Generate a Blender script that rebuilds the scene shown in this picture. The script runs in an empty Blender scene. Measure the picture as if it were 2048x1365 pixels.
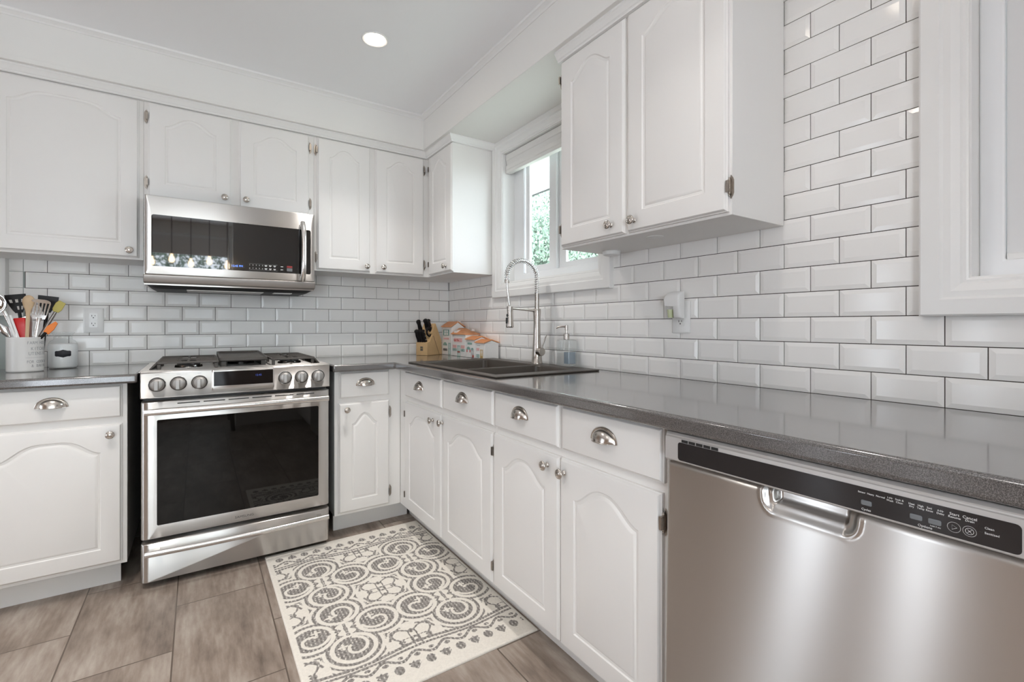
import bpy, bmesh, math, random
import numpy as np
from mathutils import Vector, Matrix, Euler
R = math.radians
PI = math.pi
random.seed(7)
S = bpy.context.scene
COL = S.collection

# ---------------------------------------------------------------- camera, world, lights, exposure
cam_d = bpy.data.cameras.new('camera')
cam = bpy.data.objects.new('camera', cam_d)
COL.objects.link(cam)
cam.location = (-1.5544, -3.1716, 1.12)
cam.rotation_euler = (R(90), 0, -0.5856)
cam_d.sensor_width = 36
cam_d.lens = 943.24 / 2048 * 36
cam_d.shift_x = 3.0 / 2048
cam_d.shift_y = -31.6 / 2048
cam_d.clip_start = 0.02
S.camera = cam

W = bpy.data.worlds.new('sky')
S.world = W
W.use_nodes = True
bg = W.node_tree.nodes['Background']
bg.inputs[0].default_value = (0.83, 0.91, 1.0, 1)
bg.inputs[1].default_value = 9.6

def lamp(name, kind, loc, energy, color, rot=(0, 0, 0), **kw):
    d = bpy.data.lights.new(name, kind)
    d.energy = energy
    d.color = color
    for k, v in kw.items():
        setattr(d, k, v)
    o = bpy.data.objects.new(name, d)
    o.location = loc
    o.rotation_euler = rot
    COL.objects.link(o)
    return o

# the sky seen through each window of the room (portals: they guide the sky's light, they add none)
def portal(loc, rot, sx, sy):
    o = lamp('window_portal', 'AREA', loc, 1, (1, 1, 1), rot, shape='RECTANGLE', size=sx, size_y=sy)
    o.data.cycles.is_portal = True

portal((0.16, -1.165, 1.77), (0, R(90), 0), 0.8, 0.84)
portal((0.16, -3.13, 1.7), (0, R(90), 0), 0.9, 0.58)
portal((-2.12, -5.02, 1.3), (R(90), 0, 0), 1.95, 2.0)
portal((-4.42, -1.52, 0.93), (0, R(-90), 0), 1.75, 1.1)

COOL, WARM = (1.0, 0.96, 0.92), (1.0, 0.84, 0.70)
POT_SPOTS = [(-0.8685, -0.999, 4.5, COOL), (-0.87, -2.45, 1.6, COOL), (-2.0, -1.5, 5.0, COOL), (-2.25, -2.9, 4.0, COOL), (-3.4, -2.0, 5.0, WARM), (-3.4, -3.6, 5.0, WARM)]  # only the first lamp is in view; the others are added to brighten the room

S.view_settings.view_transform = 'Standard'
S.view_settings.look = 'None'
S.view_settings.exposure = 0.24
S.view_settings.gamma = 1.0
S.view_settings.use_curve_mapping = False
S.cycles.use_denoising = True
S.cycles.max_bounces = 10
S.cycles.diffuse_bounces = 6
S.cycles.glossy_bounces = 5
S.cycles.transparent_max_bounces = 12
S.cycles.sample_clamp_indirect = 6.0
S.cycles.caustics_reflective = False
S.cycles.caustics_refractive = False

# ---------------------------------------------------------------- materials
def srgb(r, g, b):
    f = lambda c: (c / 12.92 if c <= 0.04045 else ((c + 0.055) / 1.055) ** 2.4)
    return (f(r / 255), f(g / 255), f(b / 255), 1)

class NT:
    def __init__(s, name):
        s.m = bpy.data.materials.new(name)
        s.m.use_nodes = True
        s.t = s.m.node_tree
        s.b = s.t.nodes['Principled BSDF']
    def n(s, ty, **kw):
        nd = s.t.nodes.new(ty)
        for k, v in kw.items():
            if k.startswith('i_'):
                key = k[2:]
                nd.inputs[int(key) if key.isdigit() else key.replace('_', ' ')].default_value = v
            else:
                setattr(nd, k, v)
        return nd
    def l(s, a, b):
        s.t.links.new(a, b)
    def set(s, **kw):
        for k, v in kw.items():
            s.b.inputs[k.replace('_', ' ')].default_value = v
        return s

def plain(name, col, rough=0.4, metal=0.0, noise=0.0, nscale=40, bump=0.0, bscale=200, **kw):
    N = NT(name)
    N.set(Base_Color=col, Roughness=rough, Metallic=metal, **kw)
    tc = N.n('ShaderNodeTexCoord')
    if noise:
        nz = N.n('ShaderNodeTexNoise', i_Scale=nscale, i_Detail=4.0)
        N.l(tc.outputs['Object'], nz.inputs['Vector'])
        mx = N.n('ShaderNodeMix', data_type='RGBA')
        mx.inputs[6].default_value = tuple(c * (1 - noise) for c in col[:3]) + (1,)
        mx.inputs[7].default_value = tuple(min(1, c * (1 + noise)) for c in col[:3]) + (1,)
        N.l(nz.outputs[0], mx.inputs[0])
        N.l(mx.outputs[2], N.b.inputs['Base Color'])
    if bump:
        nz = N.n('ShaderNodeTexNoise', i_Scale=bscale, i_Detail=3.0)
        N.l(tc.outputs['Object'], nz.inputs['Vector'])
        bp = N.n('ShaderNodeBump', i_Strength=bump, i_Distance=0.002)
        N.l(nz.outputs[0], bp.inputs['Height'])
        N.l(bp.outputs[0], N.b.inputs['Normal'])
    return N.m

def steel(name, col, rough, aniso=1.0, streak=0.02, along='x'):
    N = NT(name)
    N.set(Base_Color=col, Metallic=1.0, Roughness=rough)
    tc = N.n('ShaderNodeTexCoord')
    mp = N.n('ShaderNodeMapping')
    mp.inputs['Scale'].default_value = (1.5, 1.5, 900) if along == 'x' else (900, 900, 1.5)
    N.l(tc.outputs['Object'], mp.inputs['Vector'])
    nz = N.n('ShaderNodeTexNoise', i_Scale=1.0, i_Detail=3.0)
    N.l(mp.outputs[0], nz.inputs['Vector'])
    mr = N.n('ShaderNodeMapRange')
    mr.inputs[3].default_value = rough - streak * 0.5
    mr.inputs[4].default_value = rough + streak * 0.5
    N.l(nz.outputs[0], mr.inputs[0])
    N.l(mr.outputs[0], N.b.inputs['Roughness'])
    if aniso:
        N.b.inputs['Anisotropic'].default_value = aniso
        N.b.inputs['Anisotropic Rotation'].default_value = 0.25
        tg = N.n('ShaderNodeTangent', direction_type='UV_MAP')
        N.l(tg.outputs[0], N.b.inputs['Tangent'])
    return N.m

def emit(name, col, strength):
    N = NT(name)
    N.set(Base_Color=(0.02, 0.02, 0.02, 1), Emission_Color=col, Emission_Strength=strength, Roughness=0.4)
    return N.m

def glass(name, tint, fac=1.0, rough=0.02):
    N = NT(name)
    tr = N.n('ShaderNodeBsdfTransparent')
    tr.inputs[0].default_value = tint
    gl = N.n('ShaderNodeBsdfGlossy')
    gl.inputs['Roughness'].default_value = rough
    fr = N.n('ShaderNodeFresnel')
    ge = N.n('ShaderNodeNewGeometry')
    io = N.n('ShaderNodeMapRange')      # same reflectance from either side of the sheet
    io.inputs[3].default_value = 1.45
    io.inputs[4].default_value = 1 / 1.45
    N.l(ge.outputs['Backfacing'], io.inputs[0])
    N.l(io.outputs[0], fr.inputs[0])
    mt = N.n('ShaderNodeMath', operation='MULTIPLY')
    mt.inputs[1].default_value = fac
    N.l(fr.outputs[0], mt.inputs[0])
    mx = N.n('ShaderNodeMixShader')
    N.l(mt.outputs[0], mx.inputs[0])
    N.l(tr.outputs[0], mx.inputs[1])
    N.l(gl.outputs[0], mx.inputs[2])
    N.l(mx.outputs[0], N.t.nodes['Material Output'].inputs[0])
    return N.m

M = {}
M['cab'] = plain('white_cabinet_paint', (0.80, 0.785, 0.765, 1), 0.38, noise=0.012, nscale=6, bump=0.02, bscale=60)
M['wall'] = plain('white_wall_paint', (0.80, 0.79, 0.765, 1), 0.6, noise=0.01, nscale=5, bump=0.05, bscale=150)
M['ceil'] = plain('ceiling_paint', (0.91, 0.915, 0.925, 1), 0.8, bump=0.05, bscale=120)
M['trim'] = plain('white_trim_paint', (0.82, 0.815, 0.80, 1), 0.35, noise=0.01, nscale=8)
M['vinyl'] = plain('white_window_vinyl', (0.84, 0.85, 0.86, 1), 0.3, noise=0.01, nscale=8)
M['tile'] = plain('white_glazed_tile', (0.86, 0.85, 0.83, 1), 0.10, noise=0.015, nscale=5, bump=0.05, bscale=14, Specular_IOR_Level=0.22)
M['grout'] = plain('dark_grout', (0.058, 0.048, 0.041, 1), 0.9, noise=0.2, nscale=90)
M['greenwall'] = plain('grey_green_wall_paint', (0.33, 0.36, 0.34, 1), 0.6, noise=0.02)
M['tan'] = plain('tan_wall_paint', (0.30, 0.20, 0.14, 1), 0.7, noise=0.03)
M['steel'] = steel('brushed_stainless', (0.60, 0.58, 0.56, 1), 0.29)
M['steel_dark'] = steel('darker_stainless', (0.36, 0.335, 0.315, 1), 0.42, aniso=0)
M['steel_panel'] = steel('panel_stainless', (0.50, 0.48, 0.46, 1), 0.33)
M['steel_round'] = steel('handle_stainless', (0.72, 0.70, 0.68, 1), 0.24, aniso=0)
M['knobsteel'] = plain('dark_knob_steel', (0.40, 0.385, 0.37, 1), 0.5, 1.0, noise=0.05)
M['silver'] = plain('silver_plastic', (0.50, 0.48, 0.465, 1), 0.42, 0.35, noise=0.02)
M['nickel'] = plain('satin_nickel', (0.56, 0.52, 0.48, 1), 0.24, 1.0, noise=0.06, nscale=120)
M['hinge'] = plain('aged_nickel', (0.40, 0.36, 0.32, 1), 0.3, 1.0, noise=0.15, nscale=150)
M['chrome'] = plain('polished_chrome', (0.72, 0.72, 0.72, 1), 0.09, 1.0, noise=0.03)
M['black'] = plain('black_enamel', (0.012, 0.012, 0.013, 1), 0.35, noise=0.2, nscale=60)
M['black_glass'] = plain('black_glass', (0.010, 0.009, 0.009, 1), 0.025, noise=0.1, IOR=1.75)
M['brown_black'] = plain('dark_side_enamel', (0.02, 0.015, 0.013, 1), 0.45, noise=0.2)
M['iron'] = plain('cast_iron', (0.075, 0.066, 0.058, 1), 0.5, noise=0.25, nscale=200, bump=0.3, bscale=500)
M['sink'] = plain('brown_granite_composite', (0.052, 0.042, 0.034, 1), 0.38, noise=0.35, nscale=600)
M['wood'] = plain('pale_maple', (0.60, 0.40, 0.20, 1), 0.45, noise=0.14, nscale=25)
M['spoonwood'] = plain('beech', (0.58, 0.42, 0.26, 1), 0.55, noise=0.12, nscale=40)
M['nylon'] = plain('black_nylon', (0.012, 0.010, 0.010, 1), 0.35, noise=0.2, Specular_IOR_Level=0.22)
M['red'] = plain('red_silicone', (0.62, 0.008, 0.008, 1), 0.35, noise=0.05)
M['orange'] = plain('orange_silicone', (0.85, 0.22, 0.02, 1), 0.4, noise=0.05)
M['yellow'] = plain('olive_yellow_silicone', (0.52, 0.44, 0.10, 1), 0.45, noise=0.05)
M['white_plastic'] = plain('white_plastic', (0.80, 0.80, 0.79, 1), 0.3, noise=0.01)
M['ceramic'] = plain('white_ceramic', (0.80, 0.79, 0.77, 1), 0.18, noise=0.012)
M['sugar'] = plain('white_sugar', (0.93, 0.925, 0.92, 1), 0.8, noise=0.05, nscale=400)
M['label'] = plain('chalkboard_label', (0.035, 0.036, 0.042, 1), 0.6, noise=0.2)
M['greytext'] = plain('grey_print', (0.36, 0.36, 0.37, 1), 0.6, noise=0.05)
M['whitetext'] = plain('white_print', (0.75, 0.75, 0.75, 1), 0.6, noise=0.02)
M['darktext'] = plain('dark_print', (0.08, 0.08, 0.08, 1), 0.5, noise=0.05)
M['slot'] = plain('dark_slot', (0.01, 0.01, 0.01, 1), 0.6, noise=0.1)
M['roof'] = plain('orange_roof_glaze', (0.74, 0.34, 0.15, 1), 0.3, noise=0.12, nscale=60)
M['pink'] = plain('pink_glaze', (0.74, 0.42, 0.41, 1), 0.3, noise=0.06)
M['teal'] = plain('teal_glaze', (0.22, 0.37, 0.33, 1), 0.3, noise=0.08)
M['redglaze'] = plain('red_glaze', (0.55, 0.06, 0.04, 1), 0.3, noise=0.05)
M['ochre'] = plain('ochre_glaze', (0.55, 0.38, 0.14, 1), 0.3, noise=0.05)
M['oven_black'] = plain('black_oven_glass', (0.005, 0.0045, 0.004, 1), 0.02, noise=0.1, IOR=1.42)
M['display_black'] = plain('dark_display_glass', (0.012, 0.009, 0.008, 1), 0.06, noise=0.1, Specular_IOR_Level=0.12)
M['panelblack'] = plain('dark_control_panel', (0.022, 0.020, 0.021, 1), 0.10, noise=0.1)
M['button'] = plain('grey_button', (0.16, 0.17, 0.18, 1), 0.35, noise=0.05)
M['blue_soap'] = plain('blue_soap', (0.30, 0.36, 0.42, 1), 0.15, noise=0.05)
M['amber'] = plain('pale_green_oil', (0.62, 0.66, 0.40, 1), 0.1, noise=0.03)
M['glass'] = glass('clear_glass', (0.975, 0.985, 0.985, 1), 1.0)
M['thick_glass'] = glass('thick_bottle_glass', (0.95, 0.965, 0.965, 1), 2.2, 0.03)
M['pane'] = glass('window_pane', (0.96, 0.98, 0.98, 1), 1.0, 0.0)
def mat_sheer():
    N = NT('translucent_blind_fabric')
    N.set(Base_Color=(0.8, 0.8, 0.8, 1), Roughness=0.9)
    tl = N.n('ShaderNodeBsdfTranslucent')
    tl.inputs[0].default_value = (0.8, 0.8, 0.8, 1)
    mx = N.n('ShaderNodeMixShader')
    mx.inputs[0].default_value = 0.08
    N.l(N.b.outputs[0], mx.inputs[1])
    N.l(tl.outputs[0], mx.inputs[2])
    N.l(mx.outputs[0], N.t.nodes['Material Output'].inputs[0])
    return N.m
M['sheer'] = mat_sheer()
M['blind'] = plain('white_blind_fabric', (0.78, 0.77, 0.75, 1), 0.8, noise=0.02, nscale=60)
M['lens'] = emit('lit_lens', (1.0, 0.88, 0.74, 1), 28.0)
M['bulb'] = emit('lit_bulb', (1.0, 0.72, 0.45, 1), 25.0)
M['blue_led'] = emit('blue_display_digits', (0.10, 0.25, 1.0, 1), 2.2)
M['dim_led'] = emit('dim_display_digits', (0.06, 0.14, 0.8, 1), 0.5)
M['redlight'] = plain('dull_red_mark', (0.28, 0.03, 0.03, 1), 0.5, noise=0.1)
M['table'] = plain('red_brown_wood', (0.12, 0.045, 0.022, 1), 0.4, noise=0.2)
M['bark'] = plain('bark', (0.10, 0.07, 0.05, 1), 0.9, noise=0.3)
M['soffit_ext'] = plain('white_vented_soffit', (0.85, 0.86, 0.87, 1), 0.6, noise=0.02)
M['ground'] = plain('pale_ground', (0.45, 0.47, 0.40, 1), 0.9, noise=0.15, nscale=3)

def mat_leaf():
    N = NT('green_leaves')
    N.set(Roughness=0.5)
    tc = N.n('ShaderNodeTexCoord')
    nz = N.n('ShaderNodeTexNoise', i_Scale=6.0, i_Detail=3.0)
    N.l(tc.outputs['Object'], nz.inputs['Vector'])
    cr = N.n('ShaderNodeValToRGB')
    cr.color_ramp.elements[0].position = 0.3
    cr.color_ramp.elements[0].color = (0.12, 0.19, 0.135, 1)
    cr.color_ramp.elements[1].position = 0.7
    cr.color_ramp.elements[1].color = (0.25, 0.32, 0.24, 1)
    N.l(nz.outputs[0], cr.inputs[0])
    N.l(cr.outputs[0], N.b.inputs['Base Color'])
    return N.m
M['leaf'] = mat_leaf()

def mat_counter():
    N = NT('speckled_grey_laminate')
    N.set(Roughness=0.22, Coat_Weight=0.85, Coat_Roughness=0.09, Coat_IOR=1.6)
    tc = N.n('ShaderNodeTexCoord')
    n1 = N.n('ShaderNodeTexNoise', i_Scale=560.0, i_Detail=2.0)
    n2 = N.n('ShaderNodeTexNoise', i_Scale=1100.0, i_Detail=1.0)
    N.l(tc.outputs['Object'], n1.inputs['Vector'])
    N.l(tc.outputs['Object'], n2.inputs['Vector'])
    cr = N.n('ShaderNodeValToRGB')
    e = cr.color_ramp.elements
    e[0].position = 0.36
    e[0].color = (0.036, 0.034, 0.034, 1)
    e[1].position = 0.62
    e[1].color = (0.21, 0.195, 0.188, 1)
    m = cr.color_ramp.elements.new(0.5)
    m.color = (0.098, 0.091, 0.088, 1)
    ad = N.n('ShaderNodeMath', operation='ADD')
    hf = N.n('ShaderNodeMath', operation='MULTIPLY')
    hf.inputs[1].default_value = 0.5
    N.l(n1.outputs[0], ad.inputs[0])
    N.l(n2.outputs[0], ad.inputs[1])
    N.l(ad.outputs[0], hf.inputs[0])
    N.l(hf.outputs[0], cr.inputs[0])
    N.l(cr.outputs[0], N.b.inputs['Base Color'])
    return N.m
M['counter'] = mat_counter()

def mat_floor():
    N = NT('brown_porcelain_planks')
    tc = N.n('ShaderNodeTexCoord')
    mp = N.n('ShaderNodeMapping')
    # brick U runs along world y, V along world x
    mp.inputs['Rotation'].default_value = (0, 0, R(-90))
    sp = N.n('ShaderNodeSeparateXYZ')
    N.l(tc.outputs['Object'], sp.inputs[0])
    cb = N.n('ShaderNodeCombineXYZ')
    ay = N.n('ShaderNodeMath', operation='ADD')
    ay.inputs[1].default_value = 0.8745 + 61.0
    ax = N.n('ShaderNodeMath', operation='ADD')
    ax.inputs[1].default_value = 1.937 + 31.15
    N.l(sp.outputs[1], ay.inputs[0])
    N.l(sp.outputs[0], ax.inputs[0])
    N.l(ay.outputs[0], cb.inputs[0])
    N.l(ax.outputs[0], cb.inputs[1])
    bk = N.n('ShaderNodeTexBrick', offset=0.5, offset_frequency=2, squash=1.0)
    bk.inputs['Scale'].default_value = 1.0
    bk.inputs['Mortar Size'].default_value = 0.0028
    bk.inputs['Mortar Smooth'].default_value = 0.3
    bk.inputs['Brick Width'].default_value = 0.61
    bk.inputs['Row Height'].default_value = 0.3115
    bk.inputs['Color1'].default_value = (0.0, 0.0, 0.0, 1)
    bk.inputs['Color2'].default_value = (1.0, 1.0, 1.0, 1)
    bk.inputs['Mortar'].default_value = (0.5, 0.5, 0.5, 1)
    N.l(cb.outputs[0], bk.inputs['Vector'])
    st = N.n('ShaderNodeMapping')
    st.inputs['Scale'].default_value = (9.0, 2.6, 1.0)
    N.l(tc.outputs['Object'], st.inputs['Vector'])
    off = N.n('ShaderNodeVectorMath', operation='ADD')
    sc = N.n('ShaderNodeVectorMath', operation='SCALE')
    sc.inputs['Scale'].default_value = 37.0
    N.l(bk.outputs['Color'], sc.inputs[0])
    N.l(st.outputs[0], off.inputs[0])
    N.l(sc.outputs[0], off.inputs[1])
    n1 = N.n('ShaderNodeTexNoise', i_Scale=1.0, i_Detail=6.0, i_Roughness=0.62)
    N.l(off.outputs[0], n1.inputs['Vector'])
    st2 = N.n('ShaderNodeMapping')
    st2.inputs['Scale'].default_value = (70.0, 9.0, 1.0)
    N.l(tc.outputs['Object'], st2.inputs['Vector'])
    n2 = N.n('ShaderNodeTexNoise', i_Scale=1.0, i_Detail=4.0)
    N.l(st2.outputs[0], n2.inputs['Vector'])
    ad = N.n('ShaderNodeMath', operation='MULTIPLY_ADD')
    ad.inputs[1].default_value = 0.35
    N.l(n2.outputs[0], ad.inputs[0])
    N.l(n1.outputs[0], ad.inputs[2])
    cr = N.n('ShaderNodeValToRGB')
    e = cr.color_ramp.elements
    e[0].position = 0.45
    e[0].color = srgb(104, 92, 83)
    e[1].position = 0.92
    e[1].color = srgb(178, 168, 158)
    mm = cr.color_ramp.elements.new(0.67)
    mm.color = srgb(144, 130, 119)
    N.l(ad.outputs[0], cr.inputs[0])
    mx = N.n('ShaderNodeMix', data_type='RGBA')
    mx.inputs[7].default_value = srgb(96, 84, 75)
    N.l(bk.outputs['Fac'], mx.inputs[0])
    N.l(cr.outputs[0], mx.inputs[6])
    N.l(mx.outputs[2], N.b.inputs['Base Color'])
    N.set(Roughness=0.42)
    bp = N.n('ShaderNodeBump', i_Strength=0.25, i_Distance=0.002, invert=True)
    N.l(bk.outputs['Fac'], bp.inputs['Height'])
    N.l(bp.outputs[0], N.b.inputs['Normal'])
    return N.m
M['floor'] = mat_floor()

def mat_rug():
    N = NT('woven_rug')
    N.set(Roughness=0.95)
    at = N.n('ShaderNodeAttribute', attribute_name='weave')
    tc = N.n('ShaderNodeTexCoord')
    nz = N.n('ShaderNodeTexNoise', i_Scale=500.0, i_Detail=2.0)
    N.l(tc.outputs['Object'], nz.inputs['Vector'])
    mx = N.n('ShaderNodeMix', data_type='RGBA', blend_type='MULTIPLY')
    mx.inputs[0].default_value = 0.25
    N.l(at.outputs['Color'], mx.inputs[6])
    N.l(nz.outputs[0], mx.inputs[7])
    N.l(mx.outputs[2], N.b.inputs['Base Color'])
    return N.m
M['rug'] = mat_rug()

# ---------------------------------------------------------------- mesh helpers
class MB:
    def __init__(s):
        s.v, s.f, s.mi = [], [], []
    def add(s, vs, fs, mi=0):
        o = len(s.v)
        s.v += [tuple(p) for p in vs]
        s.f += [tuple(i + o for i in f) for f in fs]
        s.mi += [mi] * len(fs)
        return s
    def box(s, x0, x1, y0, y1, z0, z1, mi=0):
        x0, x1 = min(x0, x1), max(x0, x1)
        y0, y1 = min(y0, y1), max(y0, y1)
        z0, z1 = min(z0, z1), max(z0, z1)
        v = [(x, y, z) for z in (z0, z1) for y in (y0, y1) for x in (x0, x1)]
        return s.add(v, [(0, 2, 3, 1), (4, 5, 7, 6), (0, 1, 5, 4), (2, 6, 7, 3), (0, 4, 6, 2), (1, 3, 7, 5)], mi)
    def loft(s, loops, cap0=True, cap1=True, mi=0, closed=True):
        n = len(loops[0])
        vs = [p for L in loops for p in L]
        fs = []
        for k in range(len(loops) - 1):
            for i in range(n if closed else n - 1):
                j = (i + 1) % n
                fs.append((k * n + i, k * n + j, (k + 1) * n + j, (k + 1) * n + i))
        if cap0:
            fs.append(tuple(reversed(range(n))))
        if cap1:
            fs.append(tuple(range((len(loops) - 1) * n, len(loops) * n)))
        return s.add(vs, fs, mi)
    def lathe(s, prof, n=24, c=(0, 0, 0), axis='z', mi=0, sx=1.0, sy=1.0):
        loops = []
        for r, z in prof:
            r = max(r, 1e-5)
            L = []
            for i in range(n):
                a = 2 * PI * i / n
                p = (r * math.cos(a) * sx, r * math.sin(a) * sy, z)
                if axis == 'y':      # profile height runs toward -y
                    p = (p[0], -p[2], p[1])
                elif axis == 'x':
                    p = (p[2], p[0], p[1])
                L.append((p[0] + c[0], p[1] + c[1], p[2] + c[2]))
            loops.append(L)
        return s.loft(loops, mi=mi)
    def tube(s, path, r, n=10, mi=0, flat=1.0):
        P = [Vector(p) for p in path]
        m = len(P)
        rs = r if isinstance(r, (list, tuple)) else [r] * m
        T = []
        for i in range(m):
            t = (P[min(i + 1, m - 1)] - P[max(i - 1, 0)])
            T.append(t.normalized())
        up = Vector((0, 0, 1)) if abs(T[0].z) < 0.9 else Vector((0, 1, 0))
        nrm = (up - T[0] * up.dot(T[0])).normalized()
        loops = []
        for i in range(m):
            nrm = (nrm - T[i] * nrm.dot(T[i])).normalized()
            b = T[i].cross(nrm)
            loops.append([tuple(P[i] + (nrm * math.cos(2 * PI * k / n) * flat + b * math.sin(2 * PI * k / n)) * rs[i]) for k in range(n)])
        return s.loft(loops, mi=mi)
    def prism(s, poly, axis, d0, d1, mi=0):
        def mk(p, d):
            return {'x': (d, p[0], p[1]), 'y': (p[0], d, p[1]), 'z': (p[0], p[1], d)}[axis]
        return s.loft([[mk(p, d0) for p in poly], [mk(p, d1) for p in poly]], mi=mi)
    def xf(s, mat, start=0):
        for i in range(start, len(s.v)):
            s.v[i] = tuple(mat @ Vector(s.v[i]))
        return s
    def mesh(s, name, mats, smooth=35):
        me = bpy.data.meshes.new(name)
        me.from_pydata(s.v, [], s.f)
        for m in mats:
            me.materials.append(m)
        if len(mats) > 1:
            me.polygons.foreach_set('material_index', s.mi)
        bm = bmesh.new()
        bm.from_mesh(me)
        bmesh.ops.recalc_face_normals(bm, faces=bm.faces)
        bm.to_mesh(me)
        bm.free()
        # planar UVs (u horizontal, v vertical) so brushed metal has a grain direction
        uv = me.uv_layers.new(name='UVMap')
        co = np.zeros(len(me.vertices) * 3)
        me.vertices.foreach_get('co', co)
        co = co.reshape(-1, 3)
        li = np.zeros(len(me.loops), dtype=np.int32)
        me.loops.foreach_get('vertex_index', li)
        c = co[li]
        uv.data.foreach_set('uv', np.stack([c[:, 0] + c[:, 1] * 0.37, c[:, 2] + c[:, 1] * 0.21], 1).ravel())
        if smooth:
            me.shade_smooth()
            me.set_sharp_from_angle(angle=R(smooth))
        return me

def link(name, me, parent=None, loc=(0, 0, 0), rot=(0, 0, 0)):
    o = bpy.data.objects.new(name, me)
    o.location = loc
    o.rotation_euler = rot
    COL.objects.link(o)
    if parent is not None:
        o.parent = parent
    return o

def obj(name, mb, mats, parent=None, loc=(0, 0, 0), rot=(0, 0, 0), bevel=0.0, seg=2, smooth=35, label=None):
    mats = mats if isinstance(mats, (list, tuple)) else [mats]
    o = link(name, mb.mesh(name, [M[m] for m in mats], smooth), parent, loc, rot)
    if bevel:
        b = o.modifiers.new('edge', 'BEVEL')
        b.width = bevel
        b.segments = seg
        b.limit_method = 'ANGLE'
        b.angle_limit = R(40)
        b.harden_normals = False
    if label:
        o['label'] = label
    return o

def thing(name, label, cat, loc=(0, 0, 0), rotz=0.0, group=None):
    o = bpy.data.objects.new(name, None)
    o.empty_display_size = 0.05
    o.location = loc
    o.rotation_euler = (0, 0, rotz)
    COL.objects.link(o)
    return tag(o, label, cat, group)

def tag(o, label, cat, group=None):
    o['label'] = label
    o['category'] = cat
    if group:
        o['group'] = group
    return o

def struct(o):
    o['kind'] = 'structure'
    return o

def text(name, s, size, loc, parent, mat, rot=(R(90), 0, 0), align='CENTER', ext=0.0002, sx=1.0):
    c = bpy.data.curves.new(name, 'FONT')
    c.body = s
    c.size = size
    c.extrude = ext
    c.align_x = align
    c.align_y = 'CENTER'
    c.resolution_u = 3
    c.materials.append(M[mat])
    tmp = bpy.data.objects.new(name, c)
    me = bpy.data.meshes.new_from_object(tmp)
    bpy.data.objects.remove(tmp)
    me.name = name
    o = link(name, me, parent, loc, rot)
    o.scale = (sx, 1, 1)
    return o

def rrect(x0, x1, z0, z1, r, n=5):
    pts = []
    for cx, cz, a0 in ((x1 - r, z0 + r, -90), (x1 - r, z1 - r, 0), (x0 + r, z1 - r, 90), (x0 + r, z0 + r, 180)):
        for i in range(n + 1):
            a = R(a0 + 90 * i / n)
            pts.append((cx + r * math.cos(a), cz + r * math.sin(a)))
    return pts

def cells(xs, ys, keep, z0, z1, plane='z'):
    """A slab made of grid cells; keep(i, j) says which cells exist. plane names the thickness axis."""
    vid, vs, fs = {}, [], []
    def V(i, j, k):
        if (i, j, k) not in vid:
            vid[(i, j, k)] = len(vs)
            a, b, c = xs[i], ys[j], (z0, z1)[k]
            vs.append({'z': (a, b, c), 'x': (c, a, b), 'y': (a, c, b)}[plane])
        return vid[(i, j, k)]
    nx, ny = len(xs) - 1, len(ys) - 1
    K = lambda i, j: 0 <= i < nx and 0 <= j < ny and keep(i, j)
    for i in range(nx):
        for j in range(ny):
            if not K(i, j):
                continue
            for k in (0, 1):
                fs.append((V(i, j, k), V(i + 1, j, k), V(i + 1, j + 1, k), V(i, j + 1, k)))
            for di, dj, a, b in ((-1, 0, (i, j), (i, j + 1)), (1, 0, (i + 1, j), (i + 1, j + 1)), (0, -1, (i, j), (i + 1, j)), (0, 1, (i, j + 1), (i + 1, j + 1))):
                if not K(i + di, j + dj):
                    fs.append((V(*a, 0), V(*b, 0), V(*b, 1), V(*a, 1)))
    return MB().add(vs, fs)

def sweep(path, prof, out):
    """Sweep a (offset, z) profile along a level 2D path with mitred corners; out = +1/-1 picks the side of the offset."""
    P = [Vector(p) for p in path]
    loops = []
    for i, p in enumerate(P):
        ds = []
        if i > 0:
            ds.append((P[i] - P[i - 1]).normalized())
        if i < len(P) - 1:
            ds.append((P[i + 1] - P[i]).normalized())
        ns = [Vector((d.y, -d.x)) * out for d in ds]
        if len(ns) == 1:
            m = ns[0]
        else:
            m = (ns[0] + ns[1])
            m = m / (1 + ns[0].dot(ns[1]))
        loops.append([(p.x + m.x * o, p.y + m.y * o, z) for o, z in prof])
    return MB().loft(loops)

# ---------------------------------------------------------------- room
CEIL, SOF, CT = 2.45, 2.24, 0.9146
XL, YR = -4.4, -5.0
struct(obj('floor', MB().box(XL, 0, YR, 0, -0.05, 0), 'floor', smooth=0))
struct(obj('ceiling', MB().box(XL, 0, YR, 0, CEIL, CEIL + 0.05), 'ceil', smooth=0))
wb = struct(obj('wall_back', MB().box(-2.245, 0.14, 0, 0.1, 0, CEIL, 0).box(-2.63, -2.245, 0, 0.1, 0, CEIL, 1).box(XL, -2.63, 0, 0.1, 0, CEIL, 2), ['grout', 'greenwall', 'tan'], smooth=0))
# right wall with its two window openings
W1 = (-1.578, -0.750, 1.377, 2.165)
W2 = (-3.42, -2.836, 1.233, 2.165)
ys = [YR, W2[0], W2[1], W1[0], W1[1], 0.0]
zs = [0, W2[2], W1[2], W1[3], CEIL]
wr = struct(obj('wall_right', cells(ys, zs, lambda i, j: not ((i == 1 and j in (1, 2)) or (i == 3 and j == 2)), 0.0, 0.14, 'x'), 'wall', smooth=0))
# rear wall with the dining window, left wall with a wide patio opening
xs = [XL, -3.1, -1.15, 0.14]
struct(obj('wall_rear', cells(xs, [0, 0.3, 2.3, CEIL], lambda i, j: not (i == 1 and j == 1), YR - 0.1, YR, 'y'), 'wall', smooth=0))
struct(obj('wall_left', cells([YR, -4.2, -2.05, -1.78, -1.34, -1.0, 0.0], [0, 0.05, 1.80, CEIL], lambda i, j: not (i in (2, 4) and j == 1), XL - 0.1, XL, 'x'), 'tan', smooth=0))

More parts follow.
